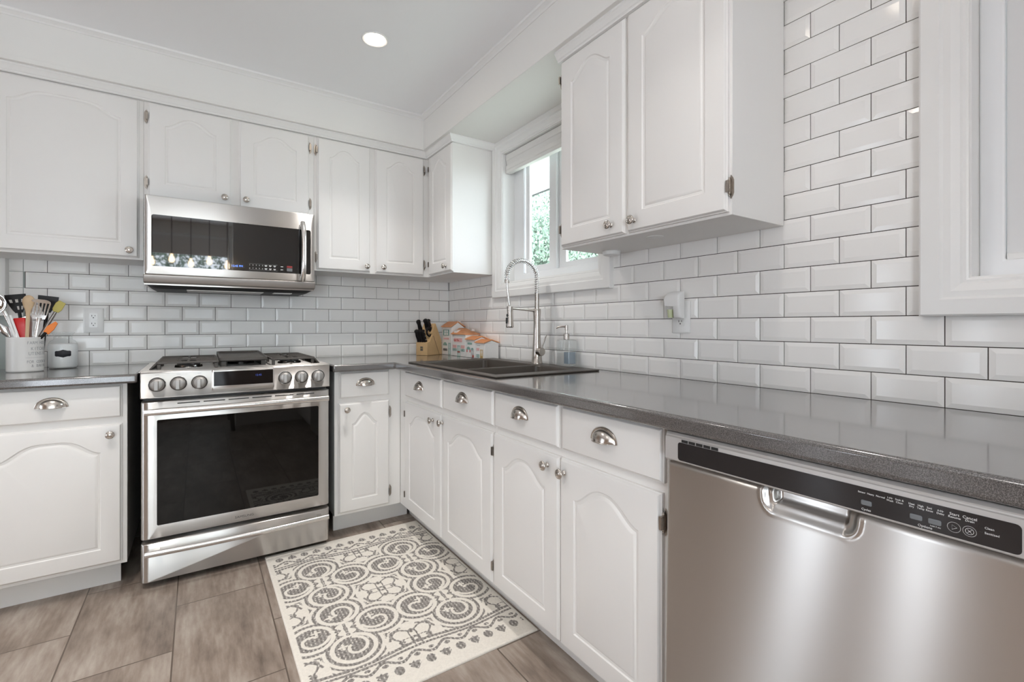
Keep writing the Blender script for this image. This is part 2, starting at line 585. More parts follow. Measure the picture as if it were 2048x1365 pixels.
struct(obj('light_blocking_wall', MB().box(-1.2, 0, -4.32, -4.22, 0, CEIL), 'wall', smooth=0))  # unseen wall added to keep rear window light off the right-hand wall cabinet

# bevelled subway tiles: one mesh per wall
def tile_field(rows, clip, holes, P, hh, a0, z1, place):
    mb = MB()
    g, bw, e, h = 0.0012, 0.0125, 0.0035, 0.0060
    rnd = random.Random(3)
    for k in rows:
        zb, zt = z1 + (k - 2) * hh, z1 + (k - 1) * hh
        off = 0.0 if k % 2 else 0.5
        for s in range(-30, 45):
            pieces = [(a0 + (s + off) * P, a0 + (s + off + 1) * P, zb, zt)]
            pieces = [(max(p[0], clip[0]), min(p[1], clip[1]), max(p[2], clip[2]), min(p[3], clip[3])) for p in pieces]
            for H in holes:
                nxt = []
                for p in pieces:
                    if p[0] >= H[1] or p[1] <= H[0] or p[2] >= H[3] or p[3] <= H[2]:
                        nxt.append(p)
                        continue
                    if p[0] < H[0]:
                        nxt.append((p[0], H[0], p[2], p[3]))
                    if p[1] > H[1]:
                        nxt.append((H[1], p[1], p[2], p[3]))
                    m0, m1 = max(p[0], H[0]), min(p[1], H[1])
                    if p[2] < H[2]:
                        nxt.append((m0, m1, p[2], H[2]))
                    if p[3] > H[3]:
                        nxt.append((m0, m1, H[3], p[3]))
                pieces = nxt
            full = (a0 + (s + off) * P, a0 + (s + off + 1) * P, zb, zt)
            for p in pieces:
                if p[1] - p[0] < 0.012 or p[3] - p[2] < 0.012:
                    continue
                q = (p[0] + g, p[1] - g, p[2] + g, p[3] - g)
                b = [bw if abs(p[i] - full[i]) < 1e-6 else 0.0012 for i in range(4)]
                w = (q[0] + b[0], q[1] - b[1], q[2] + b[2], q[3] - b[3])
                if w[0] >= w[1] or w[2] >= w[3]:
                    continue
                ta, tb = rnd.uniform(-1, 1) * 0.0005, rnd.uniform(-1, 1) * 0.0004
                def hgt(a, z, base):
                    return base + ta * ((a - q[0]) / (q[1] - q[0]) - 0.5) + tb * ((z - q[2]) / (q[3] - q[2]) - 0.5)
                def ring(r, base):
                    return [place(a, z, hgt(a, z, base) if base else 0) for a, z in ((r[0], r[2]), (r[1], r[2]), (r[1], r[3]), (r[0], r[3]))]
                mb.loft([ring(q, 0), ring(q, e), ring(w, h)], cap0=False)
    return mb

PT, HT, Z1T = 0.1545, 0.0771, 0.9908
tb = tile_field(range(1, 9), (-9, 0.0, CT - 0.01, 1.438), [(-9, -2.2499, 0, 3)], PT, HT, -0.003 - 20 * PT, Z1T, lambda a, z, h: (a, -h, z))
for k in range(1, 9):      # the narrow end column
    zb, zt = Z1T + (k - 2) * HT, min(Z1T + (k - 1) * HT, 1.438)
    if zt - zb > 0.01:
        tb.loft([[(-2.298 + i, -d, zb + 0.001 + i), (-2.251 - i, -d, zb + 0.001 + i), (-2.251 - i, -d, zt - 0.001 - i), (-2.298 + i, -d, zt - 0.001 - i)] for i, d in ((0, 0), (0, 0.004), (0.008, 0.0065))], cap0=False)
obj('tile_cladding', tb, 'tile', wb, smooth=0)
tr = tile_field(range(1, 18), (0.0, 4.9, CT - 0.01, SOF), [(-W1[1] - 0.05, -W1[0] + 0.03, 1.34, SOF + 0.01), (2.78, 9, 1.165, 3)], PT, HT, 1.7089 - 20 * PT, Z1T, lambda a, z, h: (-h, -a, z))
obj('tile_cladding', tr, 'tile', wr, smooth=0)
gb = cells([-4.9, W2[0], W2[1], W1[0], W1[1], 0], [CT - 0.01, W2[2], W1[2], W1[3], SOF], lambda i, j: not ((i == 1 and j in (1, 2)) or (i == 3 and j == 2)), -0.0005, 0.0, 'x')
obj('grout_bed', gb, 'grout', wr, smooth=0)
# rounded white end trim and grey-green wall beyond the tiles
struct(obj('trim_1', MB().loft([[(-2.298, 0, z), (-2.298, -0.012, z), (-2.305, -0.028, z), (-2.322, -0.036, z), (-2.345, -0.036, z), (-2.365, -0.026, z), (-2.372, 0, z)] for z in (1.165, 1.4355)]), 'trim'))

struct(obj('streak_reflector', MB().box(-4.35, -4.10, -0.02, 0.0, 0, 2.1), 'trim'))  # unseen white panel added to put a bright streak in the dishwasher door

# soffits over the cabinets and crown mouldings
struct(obj('trim_2', MB().box(XL, 0, -0.352, 0, SOF, CEIL).box(XL, -0.36, -0.354, -0.352, SOF, SOF + 0.022), 'wall', bevel=0.002))
struct(obj('trim_3', MB().box(-0.352, 0, YR, -0.3521, SOF, CEIL), 'wall', bevel=0.002))
struct(obj('trim_4', sweep([(XL, -0.352), (-0.352, -0.352), (-0.352, YR)], [(0, 2.425), (0.004, 2.425), (0.008, 2.431), (0.016, 2.437), (0.021, 2.440), (0.024, 2.441), (0.026, 2.45), (0, 2.45)], 1), 'trim', smooth=0))
CROWN = [(0.001, 2.203), (0.020, 2.203), (0.022, 2.206), (0.022, 2.210), (0.026, 2.213), (0.031, 2.221), (0.037, 2.229), (0.040, 2.232), (0.040, 2.2398), (0.001, 2.2398)]
struct(obj('trim_5', sweep([(-2.345, -0.293), (-0.293, -0.293), (-0.293, -0.655), (-0.01, -0.655)], CROWN, 1), 'trim', smooth=0))
struct(obj('trim_6', sweep([(-0.293, -1.655), (-0.293, -2.406), (-0.008, -2.406)], CROWN, 1), 'trim', smooth=0))

# ---------------------------------------------------------------- window over the sink
def casing(y0, y1, z0, z1, top=True):
    """Moulded picture-frame casing around an opening (y0..y1 low..high), lying on the right wall."""
    prof = [(0.0, 0.006), (0.0, 0.012), (-0.004, 0.014), (-0.010, 0.014), (-0.014, 0.018), (-0.030, 0.024), (-0.044, 0.024), (-0.050, 0.029), (-0.086, 0.029), (-0.090, 0.026), (-0.090, 0.001)]
    loops = []
    for o, h in [(0.0, 0.001)] + prof:
        loops.append([(-h, y1 - o, z0 + o), (-h, y0 + o, z0 + o), (-h, y0 + o, z1 - (o if top else 0)), (-h, y1 - o, z1 - (o if top else 0))])
    return MB().loft(loops, cap0=False, cap1=False)

def window(name, op, sashes):
    y0, y1, z0, z1 = op
    fr = struct(obj(name, MB(), 'vinyl')) if False else None
    # frame: jamb liner
    mb = cells([y0, y0 + 0.004, y1 - 0.004, y1], [z0, z0 + 0.004, z1 - 0.004, z1], lambda i, j: not (i == 1 and j == 1), -0.006, 0.135, 'x')
    root = struct(obj(name, mb, 'trim'))
    return root

w1 = window('window_1', W1, None)
cs = MB()
cs.v, cs.f, cs.mi = casing(W1[0], W1[1], W1[2], 2.165).v, casing(W1[0], W1[1], W1[2], 2.165).f, casing(W1[0], W1[1], W1[2], 2.165).mi
cs.v = [(p[0], p[1], min(p[2], 2.2395)) for p in cs.v]
obj('window_casing', cs, 'trim', w1, smooth=20)
fx0, fx1 = 0.075, 0.134
y0, y1, z0, z1 = W1[0] + 0.004, W1[1] - 0.004, W1[2] + 0.004, W1[3] - 0.004
obj('window_frame', cells([y0, y0 + 0.05, y1 - 0.10, y1], [z0, z0 + 0.05, z1 - 0.05, z1], lambda i, j: not (i == 1 and j == 1), fx0, fx1, 'x'), 'vinyl', w1, bevel=0.004)
def sash(ya, yb, za, zb, x0, x1, wl, wr_, wb_, wt):
    s = obj('sash', cells([ya, ya + wl, yb - wr_, yb], [za, za + wb_, zb - wt, zb], lambda i, j: not (i == 1 and j == 1), x0, x1, 'x'), 'vinyl', w1, bevel=0.003)
    obj('pane', MB().box((x0 + x1) / 2 - 0.002, (x0 + x1) / 2 + 0.002, ya + wl - 0.004, yb - wr_ + 0.004, za + wb_ - 0.004, zb - wt + 0.004), 'pane', s, smooth=0)
sash(-1.150, -0.862, z0 + 0.05, z1 - 0.05, 0.088, 0.108, 0.062, 0.036, 0.038, 0.04)
sash(-1.522, -1.130, z0 + 0.05, z1 - 0.05, 0.110, 0.130, 0.05, 0.075, 0.035, 0.04)

bl = thing('window_blind', 'white fabric blind pulled up at the top of the window over the sink', 'blind', (0.03, -1.164, 2.042))
obj('head_rail', MB().box(-0.022, 0.022, -0.403, 0.403, 0.075, 0.116), 'blind', bl, bevel=0.006)
fd = MB()
fd.prism([(-0.018, 0.018), (-0.022, 0.024), (-0.018, 0.048), (-0.012, 0.052), (-0.019, 0.075), (0.012, 0.075), (0.012, 0.018)], 'y', -0.40, 0.40)
fd.v = [(p[0], p[1], p[2]) for p in fd.v]
obj('folded_fabric', fd, 'blind', bl, smooth=20)
obj('bottom_rail', MB().box(-0.02, 0.014, -0.402, 0.402, 0.0, 0.019), 'blind', bl, bevel=0.004)

# second window, by the right edge of the picture
w2 = struct(obj('window_2', cells([W2[0], W2[0] + 0.004, W2[1] - 0.004, W2[1]], [W2[2], W2[2] + 0.004, W2[3] - 0.004, W2[3]], lambda i, j: not (i == 1 and j == 1), -0.006, 0.135, 'x'), 'trim'))
c2 = casing(W2[0], W2[1], W2[2], W2[3])
c2.v = [(p[0], p[1], min(p[2], 2.2395)) for p in c2.v]
obj('window_casing', c2, 'trim', w2, smooth=20)
y0, y1, z0, z1 = W2[0] + 0.004, W2[1] - 0.004, W2[2] + 0.004, W2[3] - 0.004
obj('window_frame', cells([y0, y0 + 0.045, y1 - 0.045, y1], [z0, z0 + 0.04, z1 - 0.04, z1], lambda i, j: not (i == 1 and j == 1), 0.055, 0.134, 'x'), 'vinyl', w2, bevel=0.004)
s2 = obj('sash', cells([y0 + 0.045, y0 + 0.10, y1 - 0.10, y1 - 0.045], [z0 + 0.04, z0 + 0.085, z1 - 0.085, z1 - 0.04], lambda i, j: not (i == 1 and j == 1), 0.085, 0.12, 'x'), 'vinyl', w2, bevel=0.003)
obj('pane', MB().box(0.1, 0.104, y0 + 0.096, y1 - 0.096, z0 + 0.081, z1 - 0.081), 'pane', s2, smooth=0)

b2 = thing('window_blind', 'white roller blind added to cut the daylight from the window at the right edge of the picture', 'blind', (0.07, (W2[0] + W2[1]) / 2, z0 + 0.04))  # blind added over the glass to hold back this window's daylight
hb2 = (W2[1] - W2[0]) / 2 - 0.05
obj('blind_sheet', MB().box(-0.001, 0.001, -hb2, hb2, 0.012, z1 - z0 - 0.09), 'sheer', b2, smooth=0)
obj('bottom_bar', MB().box(-0.006, 0.006, -hb2, hb2, 0.0, 0.016), 'trim', b2, bevel=0.002)
obj('roller', MB().lathe([(0, -hb2), (0.018, -hb2), (0.018, hb2), (0, hb2)], 20, c=(0, 0, 0)).xf(Matrix.Translation((0, 0, z1 - z0 - 0.10)) @ Matrix.Rotation(R(90), 4, 'X')), 'trim', b2)

# dining window and patio windows behind the camera (seen only in reflections)
w3 = struct(obj('window_3', cells([-3.1, -3.04, -2.16, -2.09, -1.21, -1.15], [0.3, 0.36, 2.24, 2.3], lambda i, j: not (i in (1, 3) and j == 1), YR - 0.08, YR - 0.02, 'y'), 'vinyl', smooth=0))
obj('window_shade', MB().box(-3.06, -1.19, YR - 0.012, YR + 0.006, 2.03, 2.26), 'blind', w3)
for i, (ya, yb) in enumerate(((-2.05, -1.78), (-1.34, -1.0))):
    struct(obj('window_%d' % (4 + i), cells([ya, ya + 0.05, yb - 0.05, yb], [0.05, 0.12, 1.73, 1.80], lambda i, j: not (i == 1 and j == 1), XL - 0.08, XL - 0.02, 'x'), 'vinyl', smooth=0))

# ---------------------------------------------------------------- outdoors, seen through the window over the sink
struct(obj('exterior_eave', MB().box(0.141, 1.29, -6, 6, 2.452, 2.50), 'soffit_ext', smooth=0))
struct(obj('exterior_gutter', MB().box(1.29, 1.325, -6, 6, 2.448, 2.62), 'slot', smooth=0))
struct(obj('ground', MB().box(0.3, 40, -20, 40, -0.6, -0.5), 'ground', smooth=0))
def tree(name, label, cx, cy, cz, rx, ry, rz, n, seed):
    rnd = random.Random(seed)
    t = thing(name, label, 'tree', (cx, cy, -0.5))
    obj('trunk', MB().tube([(0, 0, 0), (0.03, 0.02, 1.0), (0, 0, cz + 0.5)], [0.16, 0.12, 0.07], 10), 'bark', t)
    mb = MB()
    lobes = [(rnd.gauss(0, 0.5) * rx, rnd.gauss(0, 0.5) * ry, rnd.gauss(0, 0.5) * rz, rnd.uniform(0.28, 0.5)) for _ in range(26)]
    for _ in range(n):
        lx, ly, lz, lr = rnd.choice(lobes)
        d = Vector((rnd.gauss(0, 1), rnd.gauss(0, 1), rnd.gauss(0, 1))).normalized() * (rnd.random() ** 0.35)
        c = Vector((lx + d.x * lr * rx, ly + d.y * lr * ry, lz + d.z * lr * rz + cz + 0.5))
        e = Euler((rnd.uniform(0, 6.3), rnd.uniform(0, 6.3), rnd.uniform(0, 6.3))).to_matrix()
        a = rnd.uniform(0.03, 0.05)
        pts = [(-a, 0, 0), (-a * 0.3, a * 0.42, 0.012), (a * 0.5, a * 0.34, 0.008), (a, 0, -0.01), (a * 0.5, -a * 0.34, 0.008), (-a * 0.3, -a * 0.42, 0.012)]
        mb.add([tuple(c + e @ Vector(p)) for p in pts], [(0, 1, 2, 3), (0, 3, 4, 5)])
    obj('foliage', mb, 'leaf', t, smooth=0)
tree('garden_tree', 'dense green tree outside the dining window behind the camera', -2.2, -8.6, 2.2, 2.6, 1.2, 1.9, 12000, 9)
tree('garden_tree', 'pale green leafy tree outside the window over the sink', 4.6, 4.4, 2.2, 1.7, 2.9, 2.4, 48000, 5)

# ---------------------------------------------------------------- cabinets
PANELS = {}
def door_mesh(w, h, arch=True, rise=0.052, tm=0.105, bm=0.066, sm=0.067, t=0.018):
    key = (round(w, 4), round(h, 4), arch, rise, tm)
    if key in PANELS:
        return PANELS[key]
    n = 41
    mb = MB()
    def rect(i, y):
        L = [(i, y, i), (w - i, y, i)]
        for k in range(n):
            u = k / (n - 1)
            L.append((w - i - u * (w - 2 * i), y, h - i))
        return L
    loops = [rect(0, 0), rect(0, -0.009), rect(0.003, -0.0105), rect(0.005, -0.0145), rect(0.008, -0.0172), rect(0.012, -t)]
    if arch:
        pw = w - 2 * sm
        ell = min(pw * 0.5, 0.118)
        def path(o, y):
            x0, x1, zb, zs = sm + o, w - sm - o, bm + o, h - tm - o
            L = [(x0, y, zb), (x1, y, zb)]
            for k in range(n):
                u = k / (n - 1)
                x = x1 - u * (x1 - x0)
                d = min(x - x0, x1 - x)
                s = min(1.0, max(0.0, (d - 0.004) / ell))
                ss = s * s * (3 - 2 * s)
                ss = 0.35 * ss + 0.65 * math.sin(ss * PI / 2)
                dome = 1 - (2 * (x - (x0 + x1) / 2) / (x1 - x0)) ** 2
                L.append((x, y, zs + rise * (0.84 * ss + 0.16 * dome)))
            return L
        loops += [path(0, -t), path(0.003, -t + 0.0036), path(0.010, -t + 0.0042), path(0.0155, -t + 0.0008), path(0.019, -t)]
    mb.loft(loops)
    me = mb.mesh('door_panel', [M['cab']], 22)
    PANELS[key] = me
    return me

def knob_mesh():
    mb = MB().lathe([(0.0, 0), (0.0085, 0), (0.0085, 0.002), (0.006, 0.004), (0.0052, 0.010), (0.0065, 0.014), (0.0125, 0.017), (0.0155, 0.020), (0.0158, 0.022), (0.0145, 0.0245), (0.0115, 0.0255), (0.0108, 0.0248), (0.0098, 0.0258), (0.006, 0.0275), (0.0, 0.028)], 28, axis='y')
    return mb.mesh('knob', [M['nickel']], 50)
KNOB = knob_mesh()

def cup_mesh():
    a, b, c = 0.0445, 0.036, 0.024
    mb = MB()
    nu, nv = 28, 10
    grid = []
    for j in range(nv + 1):
        ph = j / nv * PI / 2
        row = []
        for i in range(nu + 1):
            th = PI * i / nu
            # shell: from the back rim (ph=0) to the front lip
            row.append((a * math.cos(th) * (math.cos(ph) ** 0.8 if ph < PI / 2 else 0), -0.003 - c * math.sin(ph) ** 0.85, b * math.sin(th) * math.cos(ph) ** 0.8 if ph < PI / 2 else 0))
        grid.append(row)
    # replaced by a bulging quarter shell: outline in x-z, section swelling forward and down
    grid = []
    for j in range(nv + 1):
        s = j / nv
        row = []
        for i in range(nu + 1):
            th = PI * i / nu
            k = math.cos(s * PI / 2)
            x = a * math.cos(th) * (1 - 0.28 * s)
            z = b * math.sin(th) * k
            y = -0.003 - c * math.sin(s * PI / 2) * (0.35 + 0.65 * math.sin(th))
            row.append((x, y, z))
        grid.append(row)
    vs = [p for r in grid for p in r]
    W_ = nu + 1
    fs = [(j * W_ + i, j * W_ + i + 1, (j + 1) * W_ + i + 1, (j + 1) * W_ + i) for j in range(nv) for i in range(nu)]
    mb.add(vs, fs)
    # back flange with a raised bead, and the rolled front lip
    for r0, r1, d in ((1.0, 1.12, 0.003),):
        L = []
        for k, (rr, y) in enumerate(((1.14, 0.0), (1.14, -0.0025), (1.08, -0.0045), (1.03, -0.003), (0.98, -0.003), (0.98, 0.0))):
            L.append([(a * rr * math.cos(PI * i / nu), y, b * rr * math.sin(PI * i / nu)) for i in range(nu + 1)])
        mb.loft(L, cap0=False, cap1=False, closed=False)
    mb.tube([(grid[nv][i][0], grid[nv][i][1], 0.0) for i in range(nu + 1)], 0.0016, 8)
    mb.box(-a, a, -0.003, 0.0, -0.002, 0.001)
    return mb.mesh('cup_pull', [M['nickel']], 50)
CUP = cup_mesh()

def hinge_mesh():
    mb = MB()
    pl = [(0.0, 0.034), (0.006, 0.026), (0.009, 0.018), (0.009, -0.018), (0.006, -0.026), (0.0, -0.034), (-0.002, -0.026), (-0.002, 0.026)]
    mb.prism(pl, 'y', 0.0, -0.0022)
    mb.lathe([(0, -0.027), (0.0018, -0.026), (0.0022, -0.022), (0.0042, -0.020), (0.0042, 0.020), (0.0022, 0.022), (0.0018, 0.026), (0, 0.027)], 14, c=(-0.002, -0.0065, 0))
    mb.lathe([(0.0046, -0.0068), (0.0046, 0.0068)], 14, c=(-0.002, -0.0065, 0))
    mb.box(-0.006, 0.001, -0.019, -0.002, -0.016, 0.016)
    return mb.mesh('hinge', [M['hinge']], 40)
HINGE = hinge_mesh()

def cabinet(name, label, wall, a0, a1, depth, z0, z1, fronts, toe=None, base=False, lip=0.0, group=None):
    """fronts: (a0, a1, z0, z1, 'door'|'drawer', knob (a, z) or None, hinge side 'l'/'r'/None). a runs to the right along the wall."""
    if wall == 'back':
        root = thing(name, label, 'cabinet', (a0, 0, z0 if not base else 0), 0, group)
    else:
        root = thing(name, label, 'cabinet', (0, -a0, z0 if not base else 0), R(-90), group)
    zz = 0 if base else z0
    w = a1 - a0
    if 'under the sink' in label:       # open-topped so the bowls hang inside
        body = MB().box(0, w, -depth, -0.009, z0 - zz, 0.69).box(0, w, -depth, -depth + 0.019, 0.69, z1 - zz).box(0, 0.018, -depth + 0.019, -0.009, 0.69, z1 - zz).box(w - 0.018, w, -depth + 0.019, -0.009, 0.69, z1 - zz)
    else:
        body = MB().box(0, w, -depth, -0.009, z0 - zz, z1 - zz)
    obj('carcass', body, 'cab', root, bevel=0.0012, seg=1)
    if toe:
        obj('toe_kick', MB().box(toe[0] - a0, toe[1] - a0, -toe[2], -toe[2] + 0.02, 0.0, z0), 'cab', root)
    for (b0, b1, c0, c1, kind, kn, hs) in fronts:
        me = door_mesh(b1 - b0, c1 - c0, kind == 'door', *((0.058, 0.113, 0.064) if base else (0.052, 0.105, 0.067)))
        d = link(kind, me, root, (b0 - a0, -depth, c0 - zz))
        if kind == 'door':
            if kn:
                link('knob', KNOB, d, (kn[0] - b0, -0.018, kn[1] - c0))
            if hs:
                for hz in (0.070, c1 - c0 - (0.070 if (c1 - c0) < 0.7 else 0.073)):
                    h = link('hinge', HINGE, d, ((b1 - b0) + 0.0055 if hs == 'r' else -0.0055, -0.001, hz))
                    if hs == 'l':
                        h.rotation_euler = (0, R(180), 0)
        else:
            link('cup_pull', CUP, d, (kn[0] - b0, -0.018, kn[1] - c0))
    return root

UD, BD = 0.293, 0.597
UZ0, UZ1 = 1.434, SOF
DT = 2.201
cabinet('wall_cabinet', 'white wall cabinet with one wide arched door, left of the microwave', 'back', -2.345, -1.772, UD, UZ0, UZ1,
        [(-2.302, -1.789, 1.4425, DT, 'door', (-1.8239, 1.4752), None)])
cabinet('wall_cabinet', 'short white wall cabinet with two arched doors directly above the microwave', 'back', -1.7718, -0.9992, UD, 1.735, UZ1,
        [(-1.7554, -1.4073, 1.743, DT, 'door', (-1.4387, 1.7815), 'l'), (-1.3722, -1.0265, 1.743, DT, 'door', (-1.3411, 1.7829), 'r')])
cabinet('wall_cabinet', 'tall white wall cabinet with two narrow arched doors, right of the microwave', 'back', -0.999, -0.0095, UD, UZ0, UZ1,
        [(-0.9836, -0.6785, 1.4425, DT, 'door', (-0.7032, 1.4745), 'l'), (-0.6464, -0.3300, 1.4425, DT, 'door', (-0.6016, 1.4765), 'r')])
cabinet('wall_cabinet', 'white corner wall cabinet with one slim arched door, just left of the sink window', 'right', 0.2935, 0.655, UD, UZ0, UZ1,
        [(0.334, 0.662, 1.4425, DT, 'door', (0.594, 1.476), 'l')])
fcab = cabinet('wall_cabinet', 'white wall cabinet with two arched doors hanging right of the sink window', 'right', 1.657, 2.406, UD, UZ0, UZ1,
        [(1.6655, 2.0131, 1.4425, DT, 'door', (1.9531, 1.481), 'l'), (2.0269, 2.3979, 1.4425, DT, 'door', (2.0608, 1.479), 'r')])
# base cabinets
DB0, DB1, WB0, WB1 = 0.127, 0.707, 0.733, 0.870
cabinet('base_cabinet', 'white base cabinet with one drawer and one arched door, left of the stove', 'back', -2.62, -1.804, BD, 0.112, 0.876,
        [(-2.262, -1.820, WB0, WB1, 'drawer', (-2.0362, 0.793), None), (-2.262, -1.820, DB0, DB1, 'door', (-1.8571, 0.666), None)], toe=(-2.62, -1.835, 0.505), base=True)
cabinet('base_cabinet', 'narrow white base cabinet with one drawer and one arched door, right of the stove', 'back', -0.957, -0.597, BD, 0.112, 0.876,
        [(-0.9334, -0.6652, WB0, WB1, 'drawer', (-0.799, 0.796), None), (-0.9385, -0.6652, DB0, DB1, 'door', (-0.8991, 0.673), 'r')], toe=(-0.94, -0.5205, 0.50), base=True)
cabinet('base_cabinet', 'white base cabinet under the sink with two drawer fronts and two arched doors', 'right', 0.598, 1.634, BD, 0.112, 0.876,
        [(0.7079, 1.168, WB0, WB1, 'drawer', (0.9181, 0.794), None), (1.185, 1.6264, WB0, WB1, 'drawer', (1.3852, 0.795), None),
         (0.7079, 1.168, DB0, DB1, 'door', (1.0831, 0.665), 'l'), (1.175, 1.622, DB0, DB1, 'door', (1.1884, 0.670), 'r')], toe=(0.5, 1.634, 0.505), base=True)
cabinet('base_cabinet', 'white base cabinet with two drawers and two arched doors, between sink cabinet and dishwasher', 'right', 1.6345, 2.440, BD, 0.112, 0.876,
        [(1.6414, 2.0207, WB0, WB1, 'drawer', (1.8151, 0.796), None), (2.0378, 2.4205, WB0, WB1, 'drawer', (2.2244, 0.797), None),
         (1.6314, 2.0239, DB0, DB1, 'door', (1.9707, 0.670), 'l'), (2.0290, 2.4135, DB0, DB1, 'door', (2.0529, 0.665), 'r')], toe=(1.6345, 2.43, 0.505), base=True)

# ---------------------------------------------------------------- worktops and sink
SX0, SX1, SY0, SY1 = -0.575, -0.085, -1.612, -0.752
def worktop(name, label, xs, ys, keep, loc):
    o = obj(name, cells([x - loc[0] for x in xs], [y - loc[1] for y in ys], keep, 0.8765 - loc[2], CT - loc[2]), 'counter', None, loc, bevel=0.009, seg=4)
    return tag(o, label, 'worktop')
worktop('worktop', 'dark grey speckled worktop left of the stove, holding the utensil crock', [-2.62, -1.766], [-0.65, -0.0075], lambda i, j: True, (-2.19, -0.33, CT))
worktop('worktop', 'long L-shaped dark grey speckled worktop carrying the sink', [-0.975, -0.65, SX0, SX1, -0.0075], [-4.2, SY0, SY1, -0.65, -0.0075],
        lambda i, j: (j == 3 or i >= 1) and not (i == 2 and j == 1), (-0.33, -1.8, CT))

sk = thing('kitchen_sink', 'dark brown double bowl drop-in sink set in the L-shaped worktop', 'sink', (-0.3275, -1.18, CT))
def sink_part():
    ox, oy = -0.3275, -1.18
    xr0, xr1, yr0, yr1 = -0.602 - ox, -0.058 - ox, -1.636 - oy, -0.728 - oy
    mb = MB()
    xs = [xr0, -0.556 - ox, -0.140 - ox, xr1]
    ys = [yr0, -1.560 - oy, -1.285 - oy, -1.255 - oy, -0.775 - oy, yr1]
    rim = cells(xs, ys, lambda i, j: not (i == 1 and j in (1, 2, 3)), 0.0004, 0.0075)
    obj('rim', rim, 'sink', sk, bevel=0.005, seg=3)
    for n, (a, b, dep) in enumerate(((ys[1], ys[2], 0.17), (ys[3], ys[4], 0.21))):
        x0, x1 = xs[1], xs[2]
        L = []
        for i, z in ((0, 0.005), (0.004, 0.0), (0.012, -dep + 0.03), (0.02, -dep + 0.008), (0.045, -dep)):
            L.append([(p[0], p[1], z) for p in rrect(x0 + i, x1 - i, a + i, b - i, 0.03, 6)])
        L2 = [[(p[0], p[1], z) for p in rrect(x0 - 0.004, x1 + 0.004, a - 0.004, b + 0.004, 0.008, 6)] for z in (0.0, )]
        bw = MB().loft([[(q[0], q[1], 0.0045) for q in rrect(x0 - 0.012, x1 + 0.012, a - 0.010, b + 0.010, 0.004, 6)]] + L, cap0=False)
        obj('bowl', bw, 'sink', sk, smooth=40)
    dv = MB().loft([[(x, p[0], p[1]) for p in ((ys[2] - 0.006, -0.16), (ys[2] - 0.001, -0.03), (ys[2] + 0.004, -0.020), (ys[3] - 0.004, -0.020), (ys[3] + 0.001, -0.03), (ys[3] + 0.006, -0.16))] for x in (xs[1] - 0.004, xs[2] + 0.004)])
    obj('divider', dv, 'sink', sk, smooth=40)
sink_part()

# ---------------------------------------------------------------- faucet
fa = thing('kitchen_faucet', 'brushed nickel pull-down faucet with a spring coil neck behind the sink', 'faucet', (-0.0875, -1.208, 0.9224))
B = 0.9224
zf = lambda z: z - B
obj('body', MB().lathe([(0, 0), (0.030, 0), (0.030, 0.003), (0.0275, 0.006), (0.0245, 0.05), (0.0205, 0.11), (0.0180, 0.17), (0.0176, 0.215), (0.0195, 0.250), (0.0205, 0.268), (0.0205, 0.279), (0.019, 0.282), (0, 0.283)], 32), 'nickel', fa, smooth=40)
st = [(0, zf(1.203))]
pr_ = []
for k in range(13):
    z = zf(1.204) + k * 0.0062
    pr_ += [(0.0122, z), (0.0122, z + 0.0042), (0.0112, z + 0.005), (0.0112, z + 0.0060)]
obj('ribbed_stem', MB().lathe([(0, pr_[0][1])] + pr_ + [(0, pr_[-1][1])], 24), 'nickel', fa, smooth=20)
# neck centre line
C_ = []
for i in range(9):
    C_.append((0, 0, zf(1.283) + (zf(1.362) - zf(1.283)) * i / 8))
cx_, rx_, rz_ = -0.093, 0.093, 0.086
for i in range(1, 37):
    a = PI * i / 36 * 0.965
    C_.append((cx_ + rx_ * math.cos(a), 0, zf(1.362) + rz_ * math.sin(a)))
C_ = C_ + [(-0.1858, 0, zf(1.352)), (-0.1850, 0, zf(1.336))]
V_ = [Vector(p) for p in C_]
L_ = [0]
for i in range(1, len(V_)):
    L_.append(L_[-1] + (V_[i] - V_[i - 1]).length)
def at(s):
    for i in range(1, len(V_)):
        if L_[i] >= s - 1e-9:
            t = (s - L_[i - 1]) / (L_[i] - L_[i - 1])
            return V_[i - 1].lerp(V_[i], t), (V_[i] - V_[i - 1]).normalized()
    return V_[-1], (V_[-1] - V_[-2]).normalized()
turns, rc = 34, 0.0112
hel = []
for k in range(turns * 12 + 1):
    s = L_[-1] * k / (turns * 12)
    p, t = at(s)
    b = Vector((0, 1, 0))
    n_ = b.cross(t)
    a = 2 * PI * k / 12
    hel.append(tuple(p + (n_ * math.cos(a) + b * math.sin(a)) * rc))
obj('spring_coil', MB().tube(hel, 0.0022, 6), 'chrome', fa, smooth=60)
hose = [tuple(p) for p in V_] + [(-0.183, 0, zf(1.30)), (-0.176, 0, zf(1.25)), (-0.1685, 0, zf(1.212))]
obj('hose', MB().tube(hose, 0.0056, 12), 'steel_round', fa, smooth=60)
obj('coil_collar', MB().lathe([(0, -0.006), (0.0125, -0.006), (0.0125, 0.008), (0, 0.008)], 20, c=(-0.1852, 0, zf(1.337))), 'nickel', fa)
hd = obj('spray_head', MB().lathe([(0, zf(1.108)), (0.0170, zf(1.108)), (0.0190, zf(1.111)), (0.0192, zf(1.116)), (0.0175, zf(1.135)), (0.0150, zf(1.16)), (0.0140, zf(1.178)), (0.0140, zf(1.1905)), (0.0152, zf(1.191)), (0.0152, zf(1.214)), (0.010, zf(1.217)), (0, zf(1.217))], 28, c=(-0.1685, 0, 0)), 'nickel', fa, smooth=35)
obj('spray_button', MB().box(-0.1905, -0.183, -0.006, 0.006, zf(1.128), zf(1.158)).box(-0.1875, -0.182, -0.005, 0.005, zf(1.162), zf(1.176)), 'black', hd, bevel=0.003)
